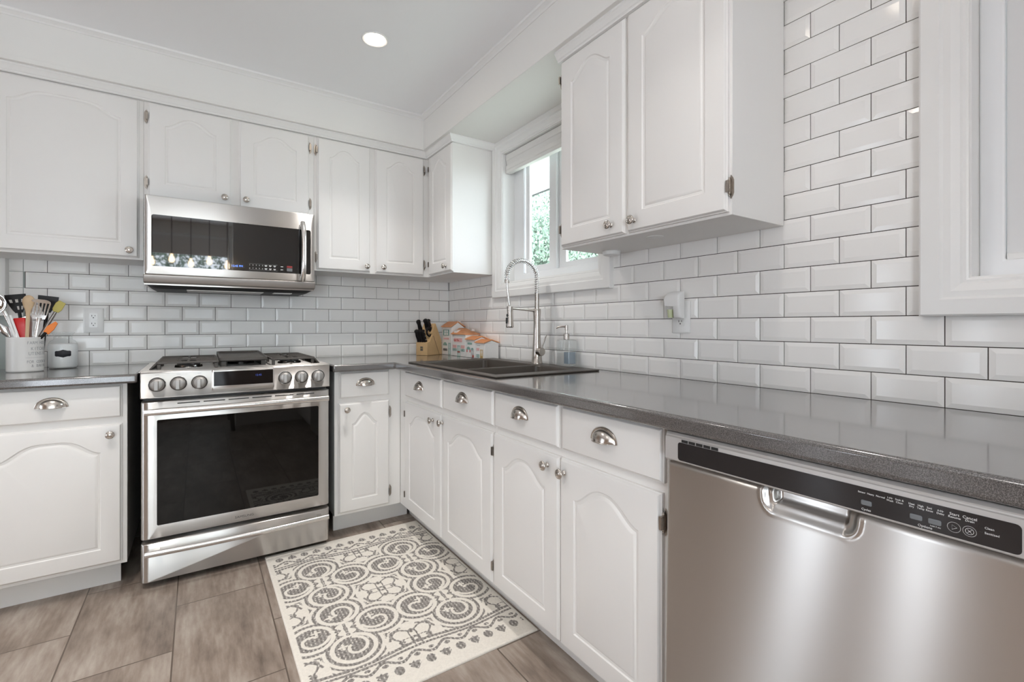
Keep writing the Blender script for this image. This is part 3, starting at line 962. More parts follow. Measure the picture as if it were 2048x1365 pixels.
obj('docking_arm', MB().tube([(0, 0, zf(1.194)), (-0.05, 0, zf(1.197)), (-0.11, 0, zf(1.2005)), (-0.158, 0, zf(1.203))], [0.0085, 0.0058, 0.0045, 0.0045], 12), 'nickel', fa, smooth=60)
hub = obj('handle_hub', MB().lathe([(0, 0.012), (0.0215, 0.012), (0.0215, 0.042), (0.0200, 0.0445), (0, 0.0445)], 28, c=(0, 0, zf(0.984)), axis='y'), 'nickel', fa, smooth=35)
obj('lever', MB().tube([(0.004, -0.034, zf(0.998)), (0.010, -0.044, zf(1.03)), (0.018, -0.056, zf(1.069))], [0.0042, 0.0038, 0.0038], 10), 'nickel', hub, smooth=60)

# ---------------------------------------------------------------- soap dispenser
sp = thing('soap_dispenser', 'square clear glass soap bottle with steel pump behind the sink, half full of blue soap', 'soap dispenser', (-0.0575, -1.408, 0.9225))
obj('bottle', MB().loft([[(x, y, z) for x, y in rrect(-0.0265 + i, 0.0265 - i, -0.048 + i, 0.048 - i, 0.006, 3)] for i, z in ((0.002, 0), (0, 0.003), (0, 0.122), (0.004, 0.128), (0.014, 0.130))]), 'thick_glass', sp, smooth=30)
obj('liquid_soap', MB().loft([[(x, y, z) for x, y in rrect(-0.022, 0.022, -0.043, -0.004, 0.004, 3)] for z in (0.012, 0.068)]), 'blue_soap', sp, smooth=30)
pm = obj('pump', MB().lathe([(0, 0.1305), (0.0145, 0.1305), (0.0145, 0.155), (0.012, 0.157), (0.0055, 0.158), (0.0055, 0.172), (0.0078, 0.174), (0.0078, 0.196), (0.006, 0.198), (0, 0.198)], 22), 'nickel', sp, smooth=35)
obj('nozzle', MB().tube([(0, 0.0, 0.190), (-0.012, 0.014, 0.191), (-0.026, 0.028, 0.189), (-0.034, 0.037, 0.182)], [0.0045, 0.0042, 0.0035, 0.0028], 10), 'nickel', pm, smooth=60)

# ---------------------------------------------------------------- knife block
kb = thing('knife_block', 'pale wood knife block holding black handled knives in the corner', 'knife block', (-0.220, -0.130, CT + 0.0005), 0)
ang = math.atan2(-0.879, 0.476)      # viewer's right along the block front
kb.rotation_euler = (0, 0, ang)
# local x = along the front, local y = into the block (away from the viewer)
side = [(-0.080, 0), (-0.080, 0.088), (-0.052, 0.094), (-0.020, 0.140), (-0.030, 0.150), (0.0, 0.213), (0.012, 0.218), (0.080, 0.10), (0.088, 0.0)]
obj('block', MB().loft([[(x, p[0], p[1]) for p in side] for x in (-0.043, 0.052)]), 'wood', kb, bevel=0.002, smooth=25)
obj('seam', MB().loft([[(0.0523, p[0], p[1]) for p in ((-0.015, 0.132), (-0.012, 0.134), (0.055, 0.002), (0.052, 0.002))], [(0.0526, p[0], p[1]) for p in ((-0.015, 0.132), (-0.012, 0.134), (0.055, 0.002), (0.052, 0.002))]]), 'bark', kb)
lg = MB()
lg.box(-0.007, 0.015, -0.0807, -0.0799, 0.032, 0.060)
lgo = obj('brand_mark', lg, 'darktext', kb)
text('brand_lettering', 'IH', 0.018, (0.004, -0.0811, 0.046), lgo, 'ochre')
def knife(loc, tilt, L, w, label, th=0.016):
    k = thing('kitchen_knife', label, 'knife', (0, 0, 0), 0, 'black handled knives in the block')
    mat = Matrix.Translation(kb.location) @ Matrix.Rotation(ang, 4, 'Z') @ Matrix.Translation(loc) @ Matrix.Rotation(tilt, 4, 'X')
    k.matrix_world = mat
    prof = [(-0.01, 0.8), (0.0, 1.0), (L * 0.2, 0.85), (L * 0.5, 1.0), (L * 0.75, 0.85), (L * 0.93, 1.1), (L, 0.9), (L + 0.004, 0.4)]
    hb = obj('handle', MB().loft([[(x * s, y * s, z) for x, y in rrect(-th / 2, th / 2, -w / 2, w / 2, th * 0.42, 4)] for z, s in prof]), 'nylon', k, smooth=40)
    for t in (0.18, 0.5, 0.84):
        rv = MB().lathe([(0, -th * 0.53), (0.0032, -th * 0.53), (0.0032, th * 0.53), (0, th * 0.53)], 10, c=(0, 0, L * t), axis='x')
        obj('rivet', rv, 'chrome', hb)
    obj('blade', MB().box(-0.001, 0.001, -w * 0.45, w * 0.45, -0.05, -0.004), 'chrome', k)
TI = R(22)
knife((-0.026, -0.036, 0.128), TI, 0.118, 0.030, 'black handled knife at the back left of the knife block', 0.024)
knife((0.006, -0.008, 0.150), TI, 0.102, 0.030, 'black handled knife standing highest in the knife block', 0.023)
knife((0.031, -0.008, 0.150), TI, 0.099, 0.029, 'black handled knife at the back right of the knife block', 0.022)
for i, x in enumerate((-0.032, -0.013, 0.006, 0.025)):
    knife((x, -0.064, 0.093), TI, 0.084, 0.027, ['leftmost', 'second from left', 'third from left', 'rightmost'][i] + ' short black knife in the front row of the knife block', 0.0185)
ks = thing('kitchen_scissors', 'black handled kitchen scissors at the right side of the knife block', 'scissors')
ks.matrix_world = Matrix.Translation(kb.location) @ Matrix.Rotation(ang, 4, 'Z') @ Matrix.Translation((0.034, -0.03, 0.135)) @ Matrix.Rotation(TI, 4, 'X')
lp = [(0.0, 0.022 * math.cos(2 * PI * i / 20), 0.026 + 0.030 * math.sin(2 * PI * i / 20)) for i in range(21)]
obj('handle', MB().tube(lp, 0.0065, 8).tube([(0, 0, 0.0), (0, 0.0, -0.03)], 0.007, 8), 'nylon', ks, smooth=60)

# ---------------------------------------------------------------- little house canisters
def house(label, y0, y1, ze, zr, hip, decor, chimney=None, ov=0.006):
    xf, xb = -0.12, -0.022
    cy = (y0 + y1) / 2
    h = thing('house_canister', label, 'canister', ((xf + xb) / 2, cy, CT + 0.0005), R(-90), 'row of little house canisters')
    w, d = abs(y1 - y0), xb - xf
    e, r = ze - CT, zr - CT
    obj('house_body', MB().box(-w / 2, w / 2, -d / 2, d / 2, 0, e), 'ceramic', h, bevel=0.002)
    # lid: gable (ridge along local x) or hip roof, with white gable ends
    lid = MB()
    hw, hd = w / 2 + 0.002, d / 2 + ov + 0.002
    if hip:
        k = w * 0.25
        base = [(-hw, -hd), (hw, -hd), (hw, hd), (-hw, hd)]
        v = [(x, y, e + 0.001) for x, y in base] + [(x, y, e + 0.006) for x, y in base] + [(-hw + 0.012, 0, r), (hw - k * 2, 0, r)]
        lid.add(v, [(3, 2, 1, 0), (0, 1, 5, 4), (1, 2, 6, 5), (2, 3, 7, 6), (3, 0, 4, 7), (4, 5, 9, 8), (5, 6, 9), (6, 7, 8, 9), (7, 4, 8)])
    else:
        t = 0.006
        lid.loft([[(x, y, z) for y, z in ((-hd, e + 0.001), (-hd, e + t), (0, r), (hd, e + t), (hd, e + 0.001), (0, r - t))] for x in (-hw, hw)])
    lo = obj('roof_lid', lid, 'roof', h, smooth=0)
    # tile courses on the front slope
    rb = MB()
    slope = Vector((0, hd, r - e - 0.006))
    for i in range(6):
        f = (i + 0.5) / 6
        c = Vector((0, -hd, e + 0.006)) + slope * f
        hx0 = -hw + (0.014 * f if hip else 0)
        hx1 = hw - (w * 0.5 * f if hip else 0)
        rb.tube([(hx0, c.y - 0.0005, c.z + 0.0005), (hx1, c.y - 0.0005, c.z + 0.0005)], 0.0014, 6)
    obj('roof_courses', rb, 'roof', lo, smooth=60)
    if not hip:
        obj('gable_wall', MB().loft([[(x, -d / 2 + 0.002, e), (x, 0, r - 0.008), (x, d / 2 - 0.002, e)] for x in (-w / 2 + 0.001, w / 2 - 0.001)]), 'ceramic', lo, smooth=0)
    if chimney:
        cx = chimney[0]
        obj('chimney', MB().box(cx - 0.010, cx + 0.010, 0.004, 0.026, r - 0.02, r + chimney[1]).box(cx - 0.013, cx + 0.013, 0.001, 0.029, r + chimney[1] - 0.004, r + chimney[1]), 'ceramic', lo, bevel=0.001)
    fy = -d / 2
    for nm, mat, u0, u1, v0, v1, kind in decor:
        b = MB()
        U0, U1, V0, V1 = (u0 - 0.5) * w, (u1 - 0.5) * w, v0 * e, v1 * e
        if kind == 'arch':
            c = (U0 + U1) / 2
            b.prism([(c + (U1 - U0) / 2 * math.cos(PI * i / 12), V0 + (V1 - V0) * math.sin(PI * i / 12)) for i in range(13)], 'y', fy, fy - 0.002)
        elif kind == 'frame':
            t = 0.004
            b = cells([U0, U0 + t, (U0 + U1) / 2 - t / 3, (U0 + U1) / 2 + t / 3, U1 - t, U1], [V0, V0 + t, (V0 + V1) / 2 - t / 3, (V0 + V1) / 2 + t / 3, V1 - t, V1], lambda i, j: not (i in (1, 3) and j in (1, 3)), fy - 0.0018, fy, 'y')
        else:
            b.box(U0, U1, fy - 0.0018, fy, V0, V1)
        obj(nm, b, mat, h, smooth=0)
    return h, w, e, fy
h1 = house('tallest little house canister with teal shuttered window, beside the knife block', -0.136, -0.286, 1.105, 1.146, False,
      [('shop_window', 'teal', 0.22, 0.68, 0.70, 0.92, 'frame'), ('window_shutter', 'teal', 0.14, 0.24, 0.70, 0.92, ''), ('window_shutter', 'teal', 0.66, 0.76, 0.70, 0.92, ''), ('shop_sign', 'pink', 0.2, 0.75, 0.56, 0.62, ''),
       ('awning', 'teal', 0.14, 0.54, 0.34, 0.46, 'arch'), ('shop_window', 'darktext', 0.16, 0.54, 0.15, 0.23, 'frame'), ('shop_door', 'teal', 0.68, 0.90, 0.02, 0.44, 'frame')], (0.055, 0.004))
h2 = house('little house canister with a pink sugar sign and hipped orange roof', -0.2915, -0.486, 1.057, 1.101, True,
      [('shop_sign', 'pink', 0.18, 0.76, 0.66, 0.84, ''), ('awning', 'pink', 0.08, 0.36, 0.38, 0.52, ''), ('shop_window', 'teal', 0.08, 0.36, 0.24, 0.35, 'frame'), ('shop_door', 'teal', 0.42, 0.62, 0.0, 0.5, 'frame'),
       ('door_trim', 'redglaze', 0.42, 0.62, 0.18, 0.23, ''), ('awning', 'pink', 0.68, 0.94, 0.38, 0.52, ''), ('shop_window', 'teal', 0.68, 0.94, 0.24, 0.35, 'frame')], (0.075, -0.004))
text('sign_lettering', 'Sugar Box', 0.019, (-0.03 * h2[1] / 0.2, h2[3] - 0.0022, h2[2] * 0.75), h2[0], 'redglaze')
obj('dormer', MB().loft([[(x, -0.046, h2[2] + 0.004), (x, -0.046, h2[2] + 0.026), (x, -0.01, h2[2] + 0.034), (x, 0.0, h2[2] + 0.02)] for x in (-0.075, -0.025)]).box(-0.066, -0.052, -0.0475, -0.046, h2[2] + 0.009, h2[2] + 0.02).box(-0.048, -0.034, -0.0475, -0.046, h2[2] + 0.009, h2[2] + 0.02), 'ceramic', h2[0])
h3 = house('little house canister with teal awnings and a teal sign, second from the sink end', -0.491, -0.612, 1.026, 1.053, False,
      [('shop_sign', 'teal', 0.2, 0.66, 0.74, 0.86, ''), ('awning', 'teal', 0.1, 0.5, 0.45, 0.62, 'arch'), ('awning', 'teal', 0.58, 0.84, 0.45, 0.57, 'arch'), ('window_shutter', 'redglaze', 0.1, 0.17, 0.3, 0.45, ''), ('window_shutter', 'redglaze', 0.43, 0.5, 0.3, 0.45, ''),
       ('shop_door', 'greytext', 0.58, 0.84, 0.0, 0.44, 'frame'), ('flower_pot', 'redglaze', 0.72, 0.86, 0.02, 0.16, '')])
h4 = house('shortest little house canister with an ochre door, nearest the sink', -0.6165, -0.730, 1.0095, 1.034, False,
      [('awning', 'pink', 0.12, 0.42, 0.52, 0.68, ''), ('shop_window', 'teal', 0.12, 0.42, 0.06, 0.28, 'frame'), ('shop_door', 'ochre', 0.52, 0.8, 0.02, 0.6, 'frame'), ('door_panel', 'ochre', 0.54, 0.78, 0.02, 0.22, ''), ('shop_sign', 'greytext', 0.18, 0.5, 0.83, 0.86, '')])

# ---------------------------------------------------------------- stove
rg = thing('kitchen_range', 'stainless steel slide-in gas range with a black glass oven window', 'stove', (-1.3765, -0.33, 0))
rx, ry = -1.3765, -0.33
X = lambda x: x - rx
Y = lambda y: y - ry
RX0, RX1 = -1.7555, -0.9955
obj('body', MB().box(X(RX0 + 0.006), X(RX1 - 0.006), Y(-0.612), Y(-0.04), 0.02, 0.904), 'brown_black', rg)
obj('leveling_feet', MB().box(X(RX0 + 0.03), X(RX0 + 0.07), Y(-0.58), Y(-0.54), 0.0, 0.03).box(X(RX1 - 0.07), X(RX1 - 0.03), Y(-0.58), Y(-0.54), 0.0, 0.03).box(X(RX0 + 0.03), X(RX0 + 0.07), Y(-0.12), Y(-0.08), 0.0, 0.03).box(X(RX1 - 0.07), X(RX1 - 0.03), Y(-0.12), Y(-0.08), 0.0, 0.03), 'black', rg)
obj('cooktop', MB().box(X(-1.7652), X(-0.9855), Y(-0.625), Y(-0.012), 0.9155, 0.9215), 'steel', rg, bevel=0.002)
# burners
for bx, by, br in ((-1.59, -0.20, 0.035), (-1.59, -0.44, 0.045), (-1.365, -0.32, 0.05), (-1.15, -0.20, 0.035), (-1.15, -0.44, 0.045)):
    b = obj('burner', MB().lathe([(0, 0), (br + 0.012, 0), (br + 0.010, 0.010), (br, 0.012), (0, 0.012)], 24, c=(X(bx), Y(by), 0.9215)), 'chrome', rg)
    obj('burner_cap', MB().lathe([(0, 0.0122), (br, 0.0122), (br + 0.002, 0.015), (br - 0.003, 0.020), (0, 0.021)], 24, c=(X(bx), Y(by), 0.9215)), 'black', b)
def grate(x0, x1, flip):
    mb = MB()
    yf, yb, t, zt, zb_ = -0.555, -0.075, 0.011, 0.9555, 0.944
    def bar(xa, ya, xb, yb_, z0=zb_, z1=zt, w=t):
        d = Vector((xb - xa, yb_ - ya, 0)).normalized()
        n = Vector((-d.y, d.x, 0)) * w / 2
        L = []
        for p in ((xa, ya), (xb, yb_)):
            q = Vector((p[0], p[1], 0))
            L.append([tuple(q + n + Vector((0, 0, z0))), tuple(q - n + Vector((0, 0, z0))), tuple(q - n * 0.8 + Vector((0, 0, z1))), tuple(q + n * 0.8 + Vector((0, 0, z1)))])
        mb.loft(L)
    xa, xb = X(x0), X(x1)
    ya, yb = Y(yf), Y(yb)
    for p, q in (((xa, ya), (xb, ya)), ((xb, ya), (xb, yb)), ((xb, yb), (xa, yb)), ((xa, yb), (xa, ya))):
        bar(*p, *q, z0=0.946)
    my = (ya + yb) / 2
    bar(xa, my, xb, my)
    mx = (xa + xb) / 2
    for c in (ya + 0.13, yb - 0.13):
        bar(mx, c + 0.03, mx, c + 0.115)
        bar(mx, c - 0.03, mx, c - 0.115)
        bar(mx + 0.03, c, xb, c)
        bar(mx - 0.03, c, xa, c)
    for c in (ya + 0.065, my - 0.05, my + 0.05, yb - 0.065):
        bar(xa, c, xa + 0.07, c)
        bar(xb, c, xb - 0.07, c)
    # splayed outer skirt running down to the deck
    xo = xa if flip < 0 else xb
    mb.loft([[(xo, y, 0.953), (xo + flip * 0.012, y, 0.945), (xo + flip * 0.030, y, 0.9225), (xo + flip * 0.022, y, 0.9225), (xo + flip * 0.002, y, 0.943)] for y in (ya + 0.002, yb - 0.002)])
    for px in (xa + 0.006, xb - 0.006):
        for py in (ya + 0.006, my, yb - 0.006):
            mb.box(px - 0.007, px + 0.007, py - 0.007, py + 0.007, 0.9218, 0.945)
    obj('grate', mb, 'iron', rg, bevel=0.0015, seg=1)
grate(-1.705, -1.476, -1)
grate(-1.245, -1.050, 1)
gd = obj('griddle', MB().loft([[(X(x), Y(y), z) for x, y in rrect(-1.468 + i, -1.262 - i, -0.535 + i, -0.10 - i, 0.012, 4)] for i, z in ((0.006, 0.945), (0.0, 0.950), (0.0, 0.975), (0.006, 0.976), (0.010, 0.968), (0.022, 0.966))]), 'iron', rg, smooth=30)
gd.data.transform(Matrix.Identity(4))
for v in gd.data.vertices:
    v.co.z += 0.012 * (v.co.y - Y(-0.10)) / 0.435 if v.co.z > 0.955 else 0.0
obj('griddle_legs', MB().box(X(-1.46), X(-1.44), Y(-0.52), Y(-0.12), 0.9218, 0.946).box(X(-1.29), X(-1.27), Y(-0.52), Y(-0.12), 0.9218, 0.946), 'iron', gd)
# control panel
cp = MB().prism([(Y(-0.612), 0.809), (Y(-0.668), 0.809), (Y(-0.668), 0.812), (Y(-0.668), 0.918), (Y(-0.661), 0.9245), (Y(-0.612), 0.9245)], 'x', X(RX0 - 0.0005), X(RX1 - 0.0005))
cpo = obj('control_panel', cp, 'steel_panel', rg, bevel=0.004, seg=3)
PY = lambda z: Y(-0.668)
TILT = 0.0
for kx in (-1.6983, -1.6238, -1.5479, -1.2026, -1.1287, -1.0523):
    z = 0.8672
    k = obj('knob_ring', MB().lathe([(0, 0), (0.0315, 0), (0.0315, 0.004), (0.0298, 0.006), (0.0288, 0.0045), (0, 0.0045)], 32, axis='y'), 'steel_round', cpo, (X(kx), PY(z), z), (-TILT, 0, 0), smooth=35)
    obj('knob_gap', MB().lathe([(0, 0.0046), (0.0288, 0.0046), (0.0288, 0.0052), (0, 0.0052)], 32, axis='y'), 'slot', cpo, (X(kx), PY(z), z), (-TILT, 0, 0))
    kk = obj('control_knob', MB().lathe([(0, 0.005), (0.0272, 0.005), (0.0268, 0.010), (0.0200, 0.020), (0.0180, 0.021), (0, 0.021)], 32, c=(0, 0, 0), axis='y').box(-0.0075, 0.0075, -0.034, -0.019, -0.0225, 0.017), 'knobsteel', cpo, (X(kx), PY(z), z), (-TILT, 0, R(-4)), bevel=0.002, smooth=35)
for kx, s in ((-1.6983, 'F'), (-1.6238, 'R'), (-1.5479, 'L')):
    obj('knob_marking', MB().box(X(kx) - 0.007, X(kx) + 0.007, -0.0002, 0.0, -0.001, 0.001), 'greytext', cpo, (0, PY(0.908) - 0.0004, 0.9075))
ds = obj('display_housing', MB().loft([[(X(x), y, z) for x, z in rrect(-1.5035 + i, -1.2492 - i, 0.823 + j, 0.9205 - i, 0.008, 4)] for i, j, y in ((0, 0, PY(0.82) + 0.008), (0, 0.0, PY(0.82) - 0.002), (0.002, 0.010, PY(0.82) - 0.016), (0.004, 0.013, PY(0.82) - 0.0175))]), 'steel', cpo, smooth=30)
dy = PY(0.82) - 0.0176
obj('display_glass', MB().box(X(-1.4945), X(-1.2570), dy - 0.0008, dy, 0.8475, 0.9115), 'display_black', ds)
text('display_digits', '12:45', 0.012, (X(-1.318), dy - 0.001, 0.888), ds, 'dim_led')
# oven door
def framed_door(name, x0, x1, z0, z1, yb, yf, win, parent, r=0.028):
    if win:
        wl = rrect(win[0], win[1], win[2], win[3], 0.006, 4)
    def outer(ix, iz, y):
        pts = rrect(x0 + ix, x1 - ix, z0 + iz, z1 - iz, 0.004, 4)
        return [(X(p[0]), Y(y), p[1]) for p in pts]
    L = [outer(0, 0, yb), outer(0, 0, yf + 0.022), outer(0.0015, 0.001, yf + 0.014), outer(0.006, 0.002, yf + 0.007), outer(0.014, 0.003, yf + 0.002), outer(0.028, 0.004, yf)]
    if win:
        L += [[(X(p[0]), Y(yf), p[1]) for p in wl], [(X(p[0]), Y(yf + 0.0025), p[1]) for p in wl]]
    return obj(name, MB().loft(L), 'steel', parent, smooth=40)
YF = -0.662
od = framed_door('oven_door', RX0, RX1, 0.2075, 0.7935, -0.617, YF, (-1.6996, -1.0482, 0.264, 0.7148), rg)
obj('oven_glass', MB().box(X(-1.703), X(-1.045), Y(YF + 0.0002), Y(YF + 0.0024), 0.2605, 0.718), 'oven_black', od)
def bar_handle(x0, x1, z, yc, hh, parent, bow=0.0):
    L = []
    n = 14
    for i in range(n + 1):
        u = i / n
        x = x0 + (x1 - x0) * u
        zz = z - bow * 4 * u * (1 - u)
        L.append([(X(x), Y(yc) + 0.011 * math.cos(a) * (1.1 if math.cos(a) > 0 else 1.0), zz + hh * math.sin(a) * abs(math.sin(a)) ** -0.35 if abs(math.sin(a)) > 1e-6 else zz) for a in [2 * PI * k / 18 for k in range(18)]])
    o = obj('handle', MB().loft(L), 'steel_round', parent, smooth=40)
    obj('handle_posts', MB().box(X(x0 + 0.03), X(x0 + 0.05), Y(yc), Y(YF), z - 0.008, z + 0.008).box(X(x1 - 0.05), X(x1 - 0.03), Y(yc), Y(YF), z - 0.008, z + 0.008), 'steel_round', o)
bar_handle(-1.739, -1.0095, 0.7555, -0.706, 0.0135, od)
vt = MB()
for i in range(6):
    x = -1.628 + i * 0.0955
    vt.box(X(x), X(x + 0.082), Y(YF - 0.0006), Y(YF + 0.001), 0.7785, 0.7825)
obj('vent_slots', vt, 'slot', od)
text('brand_lettering', 'SAMSUNG', 0.0145, (X(-1.3735), Y(YF - 0.0004), 0.2335), od, 'darktext', sx=1.15)
dr = framed_door('storage_drawer', RX0, RX1, 0.0255, 0.1925, -0.617, YF, None, rg)
bar_handle(-1.738, -1.0078, 0.1625, -0.700, 0.0125, dr, bow=0.006)

# ---------------------------------------------------------------- microwave
mw = thing('microwave', 'stainless over-the-range microwave with black glass front, above the stove', 'microwave', (-1.3885, -0.2, 1.30))
rx, ry = -1.3885, -0.2
MX0, MX1 = -1.7665, -1.0115
mz = lambda z: z - 1.30
obj('body', MB().box(X(MX0 + 0.002), X(MX1 - 0.002), Y(-0.372), Y(-0.009), mz(1.312), mz(1.7335)), 'steel', mw)
yf = -0.400
win = rrect(-1.7355, -1.0355, 1.399, 1.642, 0.010, 5)
def mo(ix, y):
    return [(X(p[0]), Y(y), mz(p[1])) for p in rrect(MX0 + 0.005 + ix, MX1 - 0.004 - ix, 1.3605 + ix, 1.732 - ix, 0.004, 5)]
md = obj('door', MB().loft([mo(0, -0.374), mo(0, yf + 0.004), mo(0.002, yf + 0.001), mo(0.005, yf), [(X(p[0]), Y(yf), mz(p[1])) for p in win], [(X(p[0]), Y(yf + 0.002), mz(p[1])) for p in win]]), 'steel', mw, smooth=35)
obj('door_glass', MB().box(X(-1.740), X(-1.031), Y(yf + 0.0002), Y(yf + 0.0019), mz(1.3945), mz(1.6465)), 'black_glass', md)
obj('window_border', cells([X(-1.733), X(-1.731), X(-1.4285), X(-1.4245)], [mz(1.4015), mz(1.4035), mz(1.636), mz(1.638)], lambda i, j: i == 2 and True, Y(yf - 0.0004), Y(yf + 0.0002), 'y'), 'panelblack', md)
hp = []
for i in range(21):
    u = i / 20
    hp.append((X(-1.0785), Y(yf - 0.012 - 0.036 * (1 - (2 * u - 1) ** 4)), mz(1.362 + (1.679 - 1.362) * u)))
hdl = obj('handle', MB().tube(hp, 0.0125, 16, flat=0.8), 'steel_round', md, smooth=50)
obj('handle_posts', MB().box(X(-1.087), X(-1.070), Y(yf - 0.022), Y(yf), mz(1.364), mz(1.388)).box(X(-1.087), X(-1.070), Y(yf - 0.022), Y(yf), mz(1.655), mz(1.678)), 'steel_round', hdl)
obj('bottom_band', MB().prism([(Y(-0.30), mz(1.3595)), (Y(yf + 0.001), mz(1.3595)), (Y(yf + 0.001), mz(1.350)), (Y(yf + 0.012), mz(1.3215)), (Y(-0.34), mz(1.312)), (Y(-0.30), mz(1.312))], 'x', X(MX0), X(MX1)), 'steel_dark', mw, bevel=0.004, seg=3)
obj('vent_underside', MB().loft([[(X(x), Y(y), z) for x, y in rrect(MX0 + a, MX1 - a, -0.372 + b, -0.02, 0.02, 4)] for a, b, z in ((0.008, 0.0, mz(1.3135)), (0.035, 0.028, mz(1.297)), (0.05, 0.045, mz(1.2965)))]), 'slot', mw)
obj('grease_filter', MB().box(X(-1.60), X(-1.26), Y(-0.33), Y(-0.14), mz(1.2935), mz(1.297)), 'steel_dark', mw)
obj('lamp_cover', MB().box(X(-1.21), X(-1.12), Y(-0.33), Y(-0.26), mz(1.2935), mz(1.297)), 'white_plastic', mw)
gy = Y(yf - 0.0003)
dp = obj('display', MB().box(X(-1.4205), X(-1.3535), gy, Y(yf + 0.0002), mz(1.412), mz(1.431)), 'panelblack', md)
text('display_digits', '12:45 PM', 0.0135, (X(-1.387), gy - 0.0004, mz(1.4215)), dp, 'blue_led')
kp = obj('keypad', MB().box(X(-1.3345), X(-1.202), gy, gy + 0.0003, mz(1.4385), mz(1.4391)).box(X(-1.3345), X(-1.202), gy, gy + 0.0003, mz(1.408), mz(1.4086)), 'greytext', md)
for r_, row in enumerate(('12345', '67890')):
    for i, ch in enumerate(row):
        text('key_digit', ch, 0.0085, (X(-1.331 + i * 0.0148), gy - 0.0003, mz(1.4315 - r_ * 0.0165)), kp, 'whitetext')
kb2 = MB()
for r_ in range(2):
    for i in range(3):
        z = 1.4315 - r_ * 0.0165
        x = -1.2560 + i * 0.0205
        kb2.box(X(x - 0.006), X(x + 0.006), gy, gy + 0.0003, mz(z), mz(z + 0.003)).box(X(x - 0.004), X(x + 0.004), gy, gy + 0.0003, mz(z - 0.004), mz(z - 0.0015))
    kb2.box(X(-1.186), X(-1.174), gy, gy + 0.0003, mz(1.4305 - r_ * 0.0165), mz(1.4335 - r_ * 0.0165))
obj('key_marks', kb2, 'whitetext', kp)
obj('stop_key', MB().box(X(-1.156), X(-1.129), gy, gy + 0.0003, mz(1.428), mz(1.4385)), 'redlight', kp)
obj('start_key', MB().box(X(-1.156), X(-1.129), gy, gy + 0.0003, mz(1.4095), mz(1.4260)), 'button', kp)

# ---------------------------------------------------------------- dishwasher
DW0, DW1 = 2.4475, 3.0455
dw = thing('dishwasher', 'stainless steel dishwasher with a black control strip under the long worktop', 'dishwasher', (0, -DW0, 0), R(-90))
U = lambda y: y - DW0
WD = DW1 - DW0
obj('tub', MB().box(0.004, WD - 0.004, -0.585, -0.02, 0.012, 0.866), 'brown_black', dw)
obj('kick_plate', MB().box(0.004, WD - 0.004, -0.56, -0.54, 0.0, 0.098), 'black', dw)
# stainless door: a slightly bulging panel with a pocket handle pressed into it
def dw_door():
    nx, nz = 230, 190
    xa = np.linspace(0.0, WD, nx)
    za = np.linspace(0.102, 0.8025, nz)
    Xg, Zg = np.meshgrid(xa, za)
    t = (Zg - 0.102) / 0.70
    fy = -0.632 - 0.010 * np.sin(np.clip(1 - t, 0, 1) * PI * 0.62)
    e = np.minimum(np.minimum(Xg, WD - Xg), np.minimum(Zg - 0.102, 0.8025 - Zg))
    fy += 0.008 * (1 - np.clip(e / 0.008, 0, 1)) ** 2
    # pocket: trapezoid with round lower corners, open to the strip above
    cx = (U(2.672) + U(2.836)) / 2
    top, bot = 0.815, 0.7595
    hw = 0.083 - 0.006 * np.clip((top - Zg) / (top - bot), 0, 1)
    qx = np.abs(Xg - cx) - hw + 0.022
    qz = (bot + 0.022) - Zg
    sd = np.sqrt(np.maximum(qx, 0) ** 2 + np.maximum(qz, 0) ** 2) + np.minimum(np.maximum(qx, qz), 0) - 0.022
    s1 = np.clip((-sd + 0.002) / 0.013, 0, 1)
    s1 = s1 * s1 * (3 - 2 * s1)
    s2 = np.clip((-sd - 0.014) / 0.010, 0, 1)
    s2 = s2 * s2 * (3 - 2 * s2)
    lipu = np.exp(-((sd - 0.002) / 0.004) ** 2)
    fy += 0.010 * s1 + 0.020 * s2 - 0.0012 * lipu
    V = np.stack([Xg.ravel(), fy.ravel(), Zg.ravel()], 1)
    fs = [(j * nx + i, j * nx + i + 1, (j + 1) * nx + i + 1, (j + 1) * nx + i) for j in range(nz - 1) for i in range(nx - 1)]
    mb = MB()
    mb.v = [tuple(p) for p in V]
    mb.f = fs
    mb.mi = [0] * len(fs)
    mb.box(0.002, WD - 0.002, -0.60, -0.586, 0.102, 0.8025)
    return mb
dd = obj('door', dw_door(), 'steel', dw, smooth=60)
# control console: frame, black strip, vent
xs_ = [0.0, U(2.484), U(3.023), WD]
cf = MB().prism([(-0.590, 0.8065), (-0.634, 0.8065), (-0.6375, 0.8085), (-0.6375, 0.852), (-0.6365, 0.860), (-0.634, 0.8625), (-0.634, 0.866), (-0.630, 0.872), (-0.590, 0.872)], 'x', 0.0, WD)
co = obj('control_console', cf, 'silver', dw, bevel=0.0015, smooth=30)
fyc = -0.6378
sl = obj('control_strip', MB().loft([[(x, y, z) for x, z in rrect(U(2.4835), U(3.0245), 0.8115, 0.8525, 0.006, 4)] for y in (fyc + 0.002, fyc - 0.0004)]), 'panelblack', co)
vb = MB()
for i in range(5):
    x = U(2.4935 + i * 0.0185)
    vb.box(x, x + 0.0155, fyc - 0.0008, fyc + 0.0005, 0.8535, 0.8595)
obj('vent_slots', vb, 'slot', co)
ty = fyc - 0.0007
def dt(s, y, z, size, sx=1.0):
    text('panel_lettering', s, size, (U(y), ty, z), sl, 'whitetext', sx=sx)
